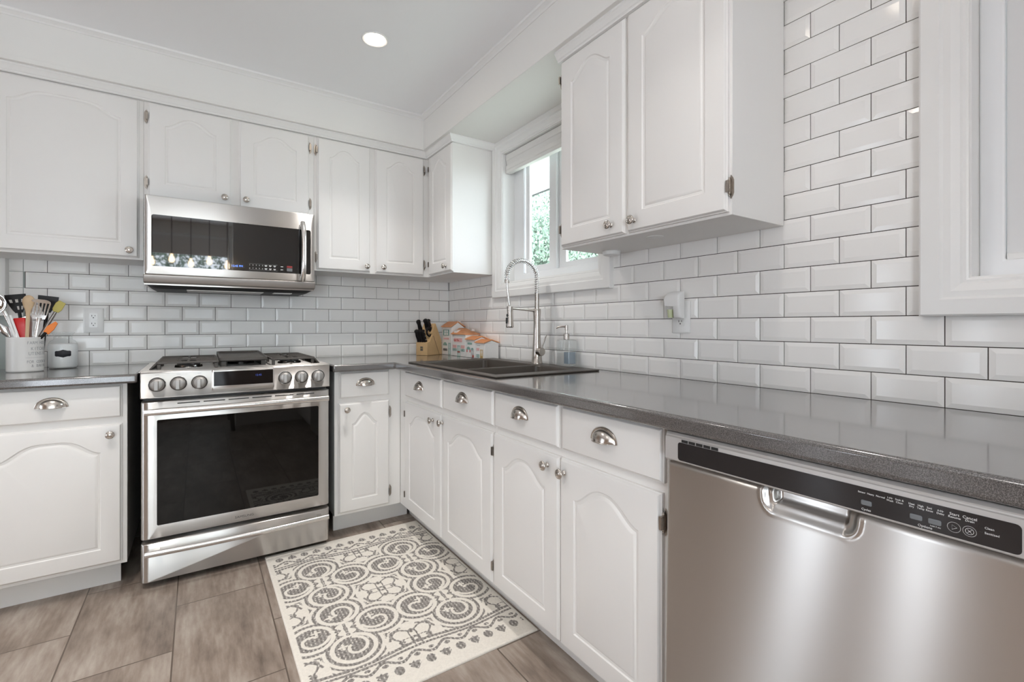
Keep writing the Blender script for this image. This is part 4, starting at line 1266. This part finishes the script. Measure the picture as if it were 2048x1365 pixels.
for s, y, z in (('Sensor', 2.8423, 0.8435), ('Heavy', 2.8547, 0.8435), ('Normal', 2.868, 0.8435), ('1-Hr', 2.8804, 0.8455), ('Wash', 2.8804, 0.8413), ('Soak &', 2.8926, 0.8458), ('Clean', 2.8926, 0.8416), ('Heat', 2.9077, 0.8447), ('Dry', 2.9077, 0.8408), ('High', 2.9187, 0.845), ('Temp', 2.9187, 0.841), ('Sani', 2.929, 0.845), ('Rinse', 2.929, 0.841), ('4-Hr', 2.9416, 0.8448), ('Delay', 2.9416, 0.8408)):
    dt(s, y, z, 0.0041, 0.94)
for s, y, z, sz in (('Start', 2.957, 0.8448, 0.0056), ('Resume', 2.957, 0.8405, 0.0043), ('Cancel', 2.9735, 0.8448, 0.0056), ('Drain', 2.9735, 0.8405, 0.0043), ('Clean', 2.9935, 0.8368, 0.0042), ('Sanitized', 2.996, 0.8298, 0.0042), ('Cycles', 2.8485, 0.8163, 0.0050), ('Options', 2.9238, 0.8153, 0.0052), ('hold 3 sec', 2.9360, 0.8194, 0.0030)):
    dt(s, y, z, sz)
for y, z in ((2.8489, 0.8275), (2.9131, 0.8262), (2.9351, 0.8262)):
    obj('button', MB().loft([[(U(y) + x, yy, z + zz) for x, zz in rrect(-0.0075 + i, 0.0075 - i, -0.004 + i, 0.004 - i, 0.0018, 3)] for i, yy in ((0, fyc), (0, fyc - 0.0016), (0.0008, fyc - 0.0022))]), 'button', sl, smooth=30)
for y, kind in ((2.9565, 'play'), (2.9732, 'cross')):
    b = MB()
    for k in range(36):
        a = 2 * PI * k / 36
        c, s_ = math.cos(a), math.sin(a)
        b.box(U(y) + 0.0072 * c - 0.0003, U(y) + 0.0072 * c + 0.0003, ty, ty + 0.0004, 0.826 + 0.0072 * s_ - 0.0003, 0.826 + 0.0072 * s_ + 0.0003)
    if kind == 'play':
        tri = [(-0.0020, -0.0033), (0.0034, 0.0), (-0.0020, 0.0033)]
        b.tube([(U(y) + p[0], ty, 0.826 + p[1]) for p in tri + tri[:2]], 0.00028, 5)
    else:
        b.tube([(U(y) + 0.0044 * math.cos(2 * PI * k / 24), ty, 0.826 + 0.0044 * math.sin(2 * PI * k / 24)) for k in range(26)], 0.00028, 5)
        b.tube([(U(y) - 0.0022, ty, 0.8238), (U(y) + 0.0022, ty, 0.8282)], 0.00028, 5).tube([(U(y) + 0.0022, ty, 0.8238), (U(y) - 0.0022, ty, 0.8282)], 0.00028, 5)
    obj('start_mark' if kind == 'play' else 'cancel_mark', b, 'whitetext', sl)
obj('indicator_lights', MB().box(U(2.9828), U(2.9868), ty, ty + 0.0004, 0.8363, 0.8375).box(U(2.9828), U(2.9868), ty, ty + 0.0004, 0.8293, 0.8305), 'slot', sl)
# past the dishwasher the run of white cabinets goes on, out of the picture
cabinet('base_cabinet', 'white base cabinet end panel on the far right side of the dishwasher', 'right', 3.0465, 4.18, BD, 0.112, 0.876, [], toe=(3.05, 4.18, 0.505), base=True)

# ---------------------------------------------------------------- outlets and plug-in freshener
def outlet(label, wall, a, z, w=0.079, h=0.124):
    o = thing('wall_outlet', label, 'outlet', (a, -0.0075, z) if wall == 'back' else (-0.0075, -a, z), 0 if wall == 'back' else R(-90))
    pl = MB().loft([[(x, y, zz) for x, zz in rrect(-w / 2 + i, w / 2 - i, -h / 2 + i, h / 2 - i, 0.004, 3)] for i, y in ((0, 0), (0, -0.003), (0.004, -0.0058))])
    obj('cover_plate', pl, 'white_plastic', o, smooth=30)
    for s in (1, -1):
        zc = s * 0.0195
        rc_ = obj('receptacle', MB().loft([[(x, y, zz + zc) for x, zz in rrect(-0.0165, 0.0165, -0.0155, 0.0155, 0.004, 3)] for y in (-0.0055, -0.0075)]), 'white_plastic', o)
        obj('socket_holes', MB().box(-0.0072, -0.0052, -0.0078, -0.0074, zc, zc + 0.008).box(0.0052, 0.0072, -0.0078, -0.0074, zc + 0.001, zc + 0.007).lathe([(0, 0.0074), (0.0025, 0.0074), (0.0025, 0.0078), (0, 0.0078)], 12, c=(0, 0, zc - 0.006), axis='y'), 'slot', rc_)
    return o
outlet('white wall outlet on the tiles above the glass jar, left of the stove', 'back', -1.9945, 1.1446)
outlet('white wall outlet on the right-hand tiles, below the plug-in air freshener', 'right', 2.026, 1.151)
af = thing('air_freshener', 'white plug-in air freshener with a small vial of pale green oil', 'air freshener', (-0.0155, -2.015, 1.146), R(-90))
obj('housing', MB().loft([[(x, y, z) for x, y in rrect(x0, 0.036, -0.043 + c, -0.001, 0.010, 4)] for x0, c, z in ((0.006, 0.014, 0.0), (0.004, 0.006, 0.006), (0.004, 0.001, 0.045), (-0.034, 0.0, 0.0475), (-0.037, 0.0, 0.075), (-0.033, 0.004, 0.088), (-0.020, 0.012, 0.099), (-0.005, 0.02, 0.102))]), 'white_plastic', af, smooth=50)
vl = obj('oil_vial', MB().lathe([(0, 0), (0.013, 0), (0.0135, 0.002), (0.019, 0.042), (0.0195, 0.047), (0, 0.047)], 20, c=(-0.0155, -0.022, 0.0)), 'glass', af, smooth=40)
obj('oil', MB().lathe([(0, 0.003), (0.010, 0.003), (0.0135, 0.034), (0, 0.034)], 18, c=(-0.0155, -0.022, 0.0)), 'amber', vl, smooth=40)

# pucks on the underside of the cabinet right of the window
pk = tag(obj('cabinet_light', MB().lathe([(0, 0), (0.036, 0), (0.038, -0.004), (0.036, -0.016), (0.030, -0.019), (0, -0.019)], 28), 'white_plastic', None, (-0.095, -1.745, UZ0 - 0.0003), smooth=35), 'round white puck light under the wall cabinet, next to the sink window', 'light')
tag(obj('cabinet_light', MB().lathe([(0, 0), (0.030, 0), (0.030, -0.002), (0.026, -0.003), (0, -0.003)], 28), 'white_plastic', None, (-0.2059, -2.063, UZ0 - 0.0003), smooth=35), 'flat round disc set in the underside of the wall cabinet right of the window', 'light')

# ---------------------------------------------------------------- crock, utensils, jar
ck = thing('utensil_crock', 'white ceramic utensil crock with grey lettering on the left worktop', 'crock', (-2.192, -0.237, CT + 0.0005))
obj('crock_body', MB().lathe([(0, 0), (0.057, 0), (0.0600, 0.003), (0.0605, 0.008), (0.0605, 0.148), (0.0615, 0.150), (0.0612, 0.1525), (0.0575, 0.1525), (0.0570, 0.149), (0.0560, 0.012), (0, 0.010)], 48), 'ceramic', ck, smooth=40)
def wrap_text(s, size, z, a0, r=0.0608):
    # letters set one by one around the cylinder, reading to the right
    adv = size * 0.56
    ob = None
    for i, ch in enumerate(s):
        if ch == ' ':
            continue
        th = a0 + (i - (len(s) - 1) / 2) * adv / r
        o = text('crock_lettering', ch, size * 1.15, (r * math.cos(th), r * math.sin(th), z), ck, 'greytext', (R(90), 0, th + PI / 2), sx=0.74)
A0 = R(-33)
wrap_text('FARM HOUSE', 0.0160, 0.127, A0 + 0.02)
wrap_text('KITCHEN', 0.0175, 0.101, A0 + 0.06)
wrap_text('UTENSILS', 0.0175, 0.080, A0 + 0.02)
wrap_text('FOR COOKING', 0.0150, 0.044, A0 + 0.03)
wrap_text('& BAKING', 0.0150, 0.026, A0 + 0.08)
rl = MB()
for k in range(22):
    th = A0 - 0.75 + k * 0.060
    rl.box(-0.001, 0.001, -0.0003, 0.0, -0.0006, 0.0006)
    rl.xf(Matrix.Translation((0.0607 * math.cos(th), 0.0607 * math.sin(th), 0.0625)) @ Matrix.Rotation(th + PI / 2, 4, 'Z'), len(rl.v) - 8)
obj('dotted_line', rl, 'greytext', ck)

UG = 'utensils in the crock'
def utensil(name, label, base, tip, build, yaw=0.0):
    """A tool standing in the crock: local z runs from base to tip; yaw turns its face (0 = facing the room)."""
    a, b = Vector(base), Vector(tip)
    d = (b - a).normalized()
    t = thing(name, label, 'utensil', a, 0, UG)
    yv = Vector((-0.45 * math.sin(0.0), 1, 0))
    yv = Matrix.Rotation(yaw, 3, 'Z') @ Vector((0, 1, 0))
    xv = yv.cross(d).normalized()
    yv = d.cross(xv)
    m = Matrix((xv, yv, d)).transposed().to_4x4()
    m.translation = a
    t.matrix_world = m
    build(t, (b - a).length)
    return t
CB = CT + 0.016
def flat_head(pts, t, mat, par, name='head', th=0.0016):
    return obj(name, MB().prism(pts, 'y', -th / 2, th / 2), mat, par, bevel=0.0005, seg=1)
def blade_slots(t, L, w0, w1, h, mat, slots, par, z0):
    """a turner blade as cells with slots"""
    n = 2 * slots + 1
    xs = [-w1 / 2 + w1 * i / n for i in range(n + 1)]
    m = cells(xs, [0, h * 0.22, h * 0.82, h], lambda i, j: not (j == 1 and i % 2 == 1), -0.001, 0.001, 'y')
    m.v = [(x * (w0 + (w1 - w0) * min(1, z / (h * 0.5))) / w1 * (1 - 0.10 * max(0, (z / h - 0.82) / 0.18) * (abs(x) / (w1 / 2)) ** 2), y - 0.012 * (z / h) ** 2, z + z0 - (0.006 * (abs(x) / (w1 / 2)) ** 3 if z > h * 0.9 else 0)) for x, y, z in m.v]
    return obj('slotted_blade', m, mat, par, bevel=0.0005, seg=1, smooth=50)
def b_ladle(t, L):
    obj('handle', MB().tube([(0, 0, 0), (0, 0, L * 0.5), (0, 0.004, L - 0.055), (0, 0.0, L - 0.035)], [0.005, 0.006, 0.008, 0.006], 10, flat=0.5), 'steel_round', t, smooth=60)
    mb = MB().lathe([(0, -0.022), (0.018, -0.0205), (0.032, -0.014), (0.040, -0.003), (0.043, 0.008), (0.0415, 0.008), (0.0385, -0.003), (0.031, -0.012), (0.017, -0.018), (0, -0.019)], 28)
    mb.xf(Matrix.Translation((-0.012, -0.012, L)) @ Matrix.Rotation(R(78), 4, 'X') @ Matrix.Rotation(R(-18), 4, 'Y'))
    obj('bowl', mb, 'chrome', t, smooth=60)
utensil('soup_ladle', 'polished steel ladle leaning left in the crock, bowl uppermost', (-2.168, -0.262, CB), (-2.262, -0.272, 1.214), b_ladle)
def b_turner(t, L):
    obj('handle', MB().tube([(0, 0, 0), (0, 0, L * 0.55), (0, 0.004, L - 0.075)], [0.007, 0.007, 0.006], 10), 'nylon', t, smooth=60)
    h = 0.082
    mb = cells([-0.034, -0.024, -0.014, -0.004, 0.006, 0.016, 0.026, 0.034], [0, 0.014, 0.030, 0.046, 0.060, h], lambda i, j: not ((j == 3 and i in (1, 3, 5)) or (j == 1 and i in (3, 5))), -0.001, 0.001, 'y')
    mb.v = [(x * (0.35 + 0.65 * min(1, (z / 0.06)) ** 0.8), y - 0.01 * z / h, z + L - h) for x, y, z in mb.v]
    obj('perforated_blade', mb, 'nylon', t, bevel=0.0006, seg=1, smooth=50)
utensil('slotted_turner', 'black nylon turner with round holes at the back left of the crock', (-2.180, -0.222, CB), (-2.226, -0.222, 1.256), b_turner)
def b_wood(t, L):
    obj('spoon', MB().tube([(0, 0, 0), (0, 0, L * 0.4), (0, 0, L - 0.085), (0, 0, L - 0.066), (0, 0, L - 0.050), (0, 0, L - 0.030), (0, 0, L - 0.014), (0, 0, L - 0.004), (0, 0, L)], [0.0062, 0.0065, 0.007, 0.010, 0.016, 0.0205, 0.0185, 0.0115, 0.003], 18, flat=0.42), 'spoonwood', t, smooth=60)
utensil('wooden_spoon', 'pale wooden spoon standing upright in the middle of the crock', (-2.183, -0.272, CB), (-2.1735, -0.272, 1.252), b_wood)
def b_spat(t, L):
    obj('handle', MB().tube([(0, 0, 0), (0, 0, L * 0.55), (0, 0, L - 0.10), (0, 0, L - 0.082)], [0.0055, 0.006, 0.0065, 0.012], 10, flat=0.4), 'steel_round', t, smooth=60)
    blade_slots(t, L, 0.040, 0.066, 0.088, 'chrome', 5, t, L - 0.088)
utensil('slotted_spatula', 'shiny steel spatula with five slots at the right of the crock', (-2.172, -0.262, CB), (-2.1320, -0.268, 1.2345), b_spat)
def b_black(t, L):
    obj('handle', MB().tube([(0, 0, 0), (0, 0, L * 0.5), (0, 0, L - 0.06)], 0.007, 10), 'nylon', t, smooth=60)
    obj('blade', MB().prism([(-0.012, L - 0.075), (0.012, L - 0.075), (0.034, L - 0.028), (0.035, L), (-0.035, L + 0.002), (-0.034, L - 0.028)], 'y', -0.0015, 0.0015), 'nylon', t, bevel=0.0006, seg=1)
utensil('kitchen_turner', 'solid black nylon turner behind the steel spatula in the crock', (-2.150, -0.205, CB), (-2.121, -0.214, 1.252), b_black)
def b_yel(t, L):
    obj('handle', MB().tube([(0, 0, 0), (0, 0, L * 0.6), (0, 0, L - 0.05)], [0.006, 0.0075, 0.006], 10), 'steel_dark', t, smooth=60)
    obj('head', MB().prism([(-0.010, L - 0.05), (0.010, L - 0.05), (0.016, L - 0.035), (0.016, L), (-0.010, L + 0.004), (-0.016, L - 0.01), (-0.016, L - 0.038)], 'y', -0.004, 0.004), 'yellow', t, bevel=0.002)
utensil('silicone_spatula', 'olive yellow silicone spatula leaning right in the crock', (-2.208, -0.222, CB), (-2.074, -0.235, 1.226), b_yel)
def b_or(t, L):
    obj('handle', MB().tube([(0, 0, 0), (0, 0, L - 0.055)], 0.006, 10), 'nylon', t, smooth=60)
    obj('head', MB().prism([(-0.010, L - 0.058), (0.012, L - 0.058), (0.014, L - 0.03), (0.008, L), (-0.004, L + 0.004), (-0.014, L - 0.03)], 'y', -0.003, 0.003), 'orange', t, bevel=0.0015)
utensil('silicone_scraper', 'bright orange silicone scraper leaning over the crock rim beside the jar', (-2.236, -0.250, CB), (-2.088, -0.262, 1.132), b_or)
def b_red(t, L):
    obj('handle', MB().tube([(0, 0, 0), (0, 0, L - 0.1)], 0.007, 10), 'nylon', t, smooth=60)
    obj('head', MB().loft([[(x, y, z) for x, y in rrect(-w, w, -d, d, d * 0.8, 4)] for z, w, d in ((L - 0.115, 0.012, 0.004), (L - 0.09, 0.017, 0.006), (L - 0.03, 0.020, 0.006), (L - 0.004, 0.019, 0.004), (L, 0.016, 0.002))]), 'red', t, smooth=50)
utensil('silicone_spoon', 'bright red silicone spatula head low in the crock', (-2.185, -0.252, CB), (-2.207, -0.258, 1.152), b_red)
def b_tongs(t, L):
    for s in (-1, 1):
        obj('arm', MB().tube([(s * 0.004, 0, 0), (s * 0.005, 0, L)], 0.0042, 8, flat=0.7), 'white_plastic', t, smooth=60)
utensil('kitchen_tongs', 'white two-armed tongs between ladle and red spatula', (-2.176, -0.268, CB), (-2.236, -0.274, 1.163), b_tongs)
def b_spoon2(t, L):
    obj('spoon', MB().tube([(0, 0, 0), (0, 0, L - 0.07), (0, 0, L - 0.05), (0, 0, L - 0.025), (0, 0, L)], [0.004, 0.005, 0.012, 0.017, 0.003], 14, flat=0.4), 'chrome', t, smooth=60)
utensil('serving_spoon', 'small steel spoon hanging lowest over the left rim of the crock', (-2.165, -0.25, CB), (-2.268, -0.262, 1.128), b_spoon2)
def b_clear(t, L):
    obj('blade', MB().prism([(-0.010, 0), (0.010, 0), (0.017, L * 0.9), (0.010, L), (-0.017, L * 0.96)], 'y', -0.001, 0.001), 'steel_round', t, bevel=0.0004, seg=1)
utensil('palette_knife', 'narrow grey steel blade behind the wooden spoon', (-2.172, -0.238, CB), (-2.186, -0.238, 1.165), b_clear)

jr = thing('glass_jar', 'round glass jar of white sugar with a black label, beside the crock', 'jar', (-2.092, -0.105, CT + 0.0005))
obj('jar_body', MB().lathe([(0, 0), (0.048, 0), (0.052, 0.003), (0.0535, 0.012), (0.0535, 0.105), (0.051, 0.120), (0.044, 0.131), (0.035, 0.136), (0.033, 0.140), (0.033, 0.152)], 40), 'glass', jr, smooth=50)
obj('sugar', MB().lathe([(0, 0.0035), (0.047, 0.0040), (0.0526, 0.012), (0.0526, 0.105), (0.050, 0.116), (0, 0.119)], 40), 'sugar', jr, smooth=50)
obj('lid', MB().lathe([(0, 0.153), (0.031, 0.153), (0.033, 0.157), (0.040, 0.166), (0.0425, 0.168), (0.0425, 0.171), (0.039, 0.1725), (0, 0.1725)], 32), 'glass', jr, smooth=40)
lb = MB()
pts = []
for x, z in ((-0.029, -0.010), (-0.026, -0.013), (-0.016, -0.013), (0, -0.0185), (0.016, -0.013), (0.026, -0.013), (0.029, -0.010), (0.029, 0.010), (0.026, 0.013), (0.016, 0.013), (0, 0.0185), (-0.016, 0.013), (-0.026, 0.013), (-0.029, 0.010)):
    pts.append((x, z))
a_l = R(-80)
def on_jar(x, z, r):
    th = a_l + x / 0.0535
    return (r * math.cos(th), r * math.sin(th), 0.071 + z)
xsn = [-0.029 + 0.058 * i / 14 for i in range(15)]
def hz_(x):
    ax = abs(x)
    return 0.0185 - 0.0055 * min(1, ax / 0.016) if ax < 0.0255 else 0.013 - 0.003 * (ax - 0.0255) / 0.0035
top = [on_jar(x, hz_(x), 0.0540) for x in xsn]
botm = [on_jar(x, -hz_(x), 0.0540) for x in xsn]
lb.add(top + botm, [(i, i + 1, 15 + i + 1, 15 + i) for i in range(14)])
lbo = obj('chalk_label', lb, 'label', jr, smooth=50)
sd_ = lbo.modifiers.new('thick', 'SOLIDIFY')
sd_.thickness = 0.0006

# ---------------------------------------------------------------- rug
def rug():
    x0, x1, y0, y1 = -1.2855, -0.5160, -1.7860, -0.6330
    nx, ny = 386, 578
    xa = np.linspace(x0, x1, nx)
    ya = np.linspace(y0, y1, ny)
    GX, GY = np.meshgrid(xa, ya)
    mask = np.zeros_like(GX)          # 1 = grey yarn
    cream = np.zeros_like(GX, dtype=bool)
    def seg_d(px, py, pts):
        d = np.full_like(px, 9.0)
        for (ax, ay), (bx, by) in zip(pts[:-1], pts[1:]):
            vx, vy = bx - ax, by - ay
            l2 = vx * vx + vy * vy + 1e-12
            t = np.clip(((px - ax) * vx + (py - ay) * vy) / l2, 0, 1)
            d = np.minimum(d, np.hypot(px - ax - t * vx, py - ay - t * vy))
        return d
    cxs, cys = (-1.1035, -0.7115), (-1.022, -1.400)
    lobes = []
    for mx in cxs:
        for my in cys:
            lobes += [(mx + 0.116, my, PI, 1), (mx - 0.116, my, 0.0, -1), (mx, my + 0.117, -PI / 2, 1), (mx, my - 0.117, PI / 2, -1)]
    rr = np.full_like(GX, 9.0)
    aa = np.zeros_like(GX)
    fl = np.full_like(GX, 9.0)
    for lx, ly, face, hand in lobes:
        a_, b_ = GX - lx, GY - ly
        d = np.hypot(a_, b_)
        near = d < rr
        rr = np.where(near, d, rr)
        aa = np.where(near, ((np.arctan2(b_, a_) - face) * hand) % (2 * PI), aa)
        # a small cream blossom in the outer part of every disc
        fx, fy = a_ - 0.038 * math.cos(face + 5.25 * hand), b_ - 0.038 * math.sin(face + 5.25 * hand)
        fr = np.hypot(fx, fy)
        fa = np.arctan2(fy, fx)
        fl = np.minimum(fl, fr - 0.0125 - 0.0060 * np.cos(4 * fa))
    g = rr < 0.064
    # cream scroll curling into each disc, with a round end and a leaf
    for k in range(2):
        tt = aa + 2 * PI * k
        rs = 0.061 - 0.0098 * tt
        wd = 0.0062
        cream |= (np.abs(rr - rs) < wd) & (tt > 0.1) & (tt < 4.7) & (rr < 0.0645)
    cream |= (np.abs(rr - 0.017) < 0.0055) & (aa > 4.0) & (aa < 6.0)
    cream |= fl < 0
    leaf = (np.abs(rr - 0.047) < 0.0060 * np.abs(np.sin(aa * 3.5))) & (aa > 4.3) & (aa < 6.1)
    g &= ~cream
    # stitched outline round the four-lobed medallions
    g |= (rr > 0.0800) & (rr < 0.0930)
    g |= (rr > 0.1060) & (rr < 0.1140)
    g |= (rr > 0.1260) & (rr < 0.1325)
    # medallion hearts: bar, side leaves and dots
    for mx in cxs:
        for my in cys:
            u, v = GX - mx, GY - my
            heart = (np.hypot(u, v) < 0.062) & (rr > 0.074)
            g &= ~(heart & (rr < 0.1095) & (np.hypot(u, v) < 0.040))
            g |= (np.abs(u) < 0.0048) & (v < 0.034) & (v > -0.026)
            g |= heart & (np.abs(np.abs(u) - 0.020 - 0.9 * np.abs(v)) < 0.0048) & (np.abs(v) < 0.022)
            g |= heart & (np.hypot(np.abs(u) - 0.032, v) < 0.007)
            g |= heart & (np.hypot(u, v + 0.036) < 0.008)
    # star blossoms in the gaps, whole in the middle and cut off at the rug's edges
    for qx, qy in ((-0.9075, -1.211), (-1.2995, -1.211), (-0.5155, -1.211), (-0.9075, -0.833), (-0.9075, -1.589), (-1.2995, -0.833), (-1.2995, -1.589), (-0.5155, -0.833), (-0.5155, -1.589)):
        a_, b_ = GX - qx, GY - qy
        r_ = np.hypot(a_, b_)
        ph = np.arctan2(b_, a_)
        zone = (r_ < 0.105) & (rr > 0.0955)
        g &= ~zone
        g |= zone & (r_ > 0.007) & (r_ < 0.0175)
        pet = 0.036 + 0.020 * np.cos(4 * ph)
        g |= zone & (np.abs(r_ - pet) < 0.0056)
        pet2 = 0.070 + 0.026 * np.cos(4 * ph + PI)
        g |= zone & (np.abs(r_ - pet2) < 0.0064)
        g |= zone & (r_ > 0.085) & (r_ < 0.0935) & (np.abs(np.cos(2 * ph)) < 0.8)
    for qx in cxs:
        a_, b_ = GX - qx, GY + 1.211
        dia = np.abs(a_) * 0.9 + np.abs(b_)
        g |= (np.abs(a_) < 0.0045) & (np.abs(b_) < 0.060) & (rr > 0.0815)
    for sgn, ybase in ((1, -0.822), (-1, -1.600)):
        t = (GY - ybase) * sgn
        arc = 0.010 * np.cos((GX + 0.9075) * 2 * PI / 0.392)
        out = t > 0.0
        g &= ~((t > 0.020) & (t < 0.2))
        g |= (np.abs(t - 0.016 + arc) < 0.0062) & (rr > 0.080)
        g |= (np.abs(t - 0.034 + 0.7 * arc) < 0.0052)
        # scrolling vine with buds
        t2 = t - 0.064
        per = 0.1102
        wav = 0.0150 * np.sin((GX + 0.9075) * 2 * PI / per)
        g |= np.abs(t2 - wav) < 0.0068
        c1_ = (GX + 0.9075 + per * 0.75) % per - per / 2
        g |= np.hypot(c1_ / 1.3, t2 - 0.004) < 0.0085
        c2_ = (GX + 0.9075 + per * 0.25) % per - per / 2
        g |= np.hypot(c2_ / 1.3, t2 + 0.006) < 0.0075
        # beads: ribbed ovals and crossed diamonds in turn
        ph = (GX + 0.9025 + 0.02755) / 0.0551
        k = np.floor(ph)
        c = (ph - k - 0.5) * 0.0551
        t3 = t - 0.111
        even = (k % 2 == 0)
        oval = (np.hypot(c / 0.0165, t3 / 0.0200) < 1)
        dia = (np.abs(c) / 0.019 + np.abs(t3 - 0.002) / 0.023 < 1) | ((np.abs(t3 + 0.010) < 0.0042) & (np.abs(c) < 0.019))
        g |= np.where(even, oval, dia) & (np.abs(t3) < 0.03)
    e = np.minimum(np.minimum(GX - x0, x1 - GX), 1.0)
    g &= (GX - x0 > 0.020) & (x1 - GX > 0.012)
    g &= (GY < y1 - 0.03) & (GY > y0 + 0.03)
    # ribbed two-tone yarn: rows of darker and paler grey stitches
    rib = 0.5 + 0.5 * np.sin(GX * 2 * PI / 0.0135 + 0.5 * np.sin(GY * 300)) * (0.72 + 0.28 * np.sign(np.sin(GY * 2 * PI / 0.017)))
    rnd = np.random.RandomState(4)
    nz = rnd.rand(ny // 3 + 2, nx // 3 + 2)
    nz = np.kron(nz, np.ones((3, 3)))[:ny, :nx]
    dark = np.array([0.15, 0.137, 0.128])
    mid = np.array([0.48, 0.45, 0.42])
    base = np.array([0.86, 0.815, 0.74])
    m = np.clip(0.12 + 0.72 * rib + 0.40 * (nz - 0.5), 0, 1)[..., None]
    gc = dark * (1 - m) + mid * m
    gap = (rib > 0.93) & (nz > 0.45)
    gg = (g & ~gap)[..., None]
    col = np.where(gg, gc, base * (0.965 + 0.07 * nz[..., None]))
    zt = 0.0075 + 0.0006 * nz + np.where(g, 0.0, 0.0008)
    edge = np.minimum(np.minimum(GX - x0, x1 - GX), np.minimum(GY - y0, y1 - GY))
    zt = np.minimum(zt, 0.0045 + 0.004 * np.clip(edge / 0.006, 0, 1) ** 0.5)
    ox, oy = (x0 + x1) / 2, (y0 + y1) / 2
    co = np.stack([GX - ox, GY - oy, zt], -1).reshape(-1, 3)
    idx = np.arange(nx * ny).reshape(ny, nx)
    quads = np.stack([idx[:-1, :-1], idx[:-1, 1:], idx[1:, 1:], idx[1:, :-1]], -1).reshape(-1, 4)
    # skirt down to the floor
    ringi = list(idx[0, :]) + list(idx[1:, -1]) + list(idx[-1, -2::-1]) + list(idx[-2:0:-1, 0])
    nb = len(co)
    low = co[ringi].copy()
    low[:, 2] = 0.0004
    co = np.concatenate([co, low])
    nr = len(ringi)
    sk_ = [(ringi[i], nb + i, nb + (i + 1) % nr, ringi[(i + 1) % nr]) for i in range(nr)]
    me = bpy.data.meshes.new('area_rug')
    me.from_pydata(co.tolist(), [], quads.tolist() + sk_)
    ca = me.color_attributes.new('weave', 'FLOAT_COLOR', 'POINT')
    cc = np.ones((len(co), 4))
    cc[:nb, :3] = col.reshape(-1, 3)
    cc[nb:, :3] = base
    ca.data.foreach_set('color', cc.ravel())
    me.materials.append(M['rug'])
    me.shade_smooth()
    o = link('area_rug', me, None, (ox, oy, 0))
    tag(o, 'cream and grey scroll patterned rug on the brown tile floor', 'rug')
rug()

# ---------------------------------------------------------------- ceiling lights (the first is the one in the picture, the rest are added fill)
for i, (lx, ly, lw, lc) in enumerate(POT_SPOTS):
    t = thing('recessed_light', 'round lit recessed ceiling light above the corner of the kitchen' if i == 0 else 'unseen recessed ceiling light added to brighten the room', 'ceiling light', (lx, ly, CEIL), 0, None if i == 0 else 'added recessed fill lights out of view')
    obj('trim_ring', MB().lathe([(0.046, -0.0005), (0.060, -0.0005), (0.060, -0.003), (0.056, -0.006), (0.048, -0.004), (0.046, -0.002)], 36), 'white_plastic', t, smooth=40)
    obj('lens', MB().lathe([(0, -0.001), (0.0465, -0.001), (0.0465, -0.0028), (0.03, -0.0045), (0, -0.005)], 32), 'lens', t, smooth=40)
    d = lamp('recessed_lamp', 'AREA', (0, 0, -0.008), lw, lc, shape='DISK', size=0.09, spread=R(105))
    d.parent = t

# ---------------------------------------------------------------- dining corner behind the camera, mirrored in the oven and microwave glass
pl = thing('pendant_light', 'linear pendant light with bare bulbs over the dining table behind the camera', 'pendant light', (-1.62, -4.2, CEIL))
obj('canopy_bar', MB().box(-0.42, 0.42, -0.03, 0.03, -0.035, -0.001), 'steel_round', pl, bevel=0.004)
for i in range(5):
    x = -0.36 + 0.18 * i
    c = obj('pendant_cord', MB().tube([(x, 0, -0.035), (x, 0, -0.56 + 0.04 * (i % 2))], 0.004, 6), 'black', pl)
    obj('bulb', MB().lathe([(0, -0.10), (0.018, -0.094), (0.027, -0.075), (0.024, -0.045), (0.012, -0.02), (0.012, 0.0), (0, 0.0)], 16, c=(x, 0, -0.56 + 0.04 * (i % 2))), 'bulb', c, smooth=60)
dtb = thing('dining_table', 'red brown dining table with black legs behind the camera', 'table', (-1.9, -4.3, 0))
obj('table_top', MB().box(-0.75, 0.75, -0.42, 0.42, 0.715, 0.75), 'table', dtb, bevel=0.004)
for sx in (-1, 1):
    for sy in (-1, 1):
        obj('leg', MB().tube([(sx * 0.66, sy * 0.36, 0.0), (sx * 0.60, sy * 0.32, 0.716)], 0.02, 8), 'black', dtb, smooth=60)
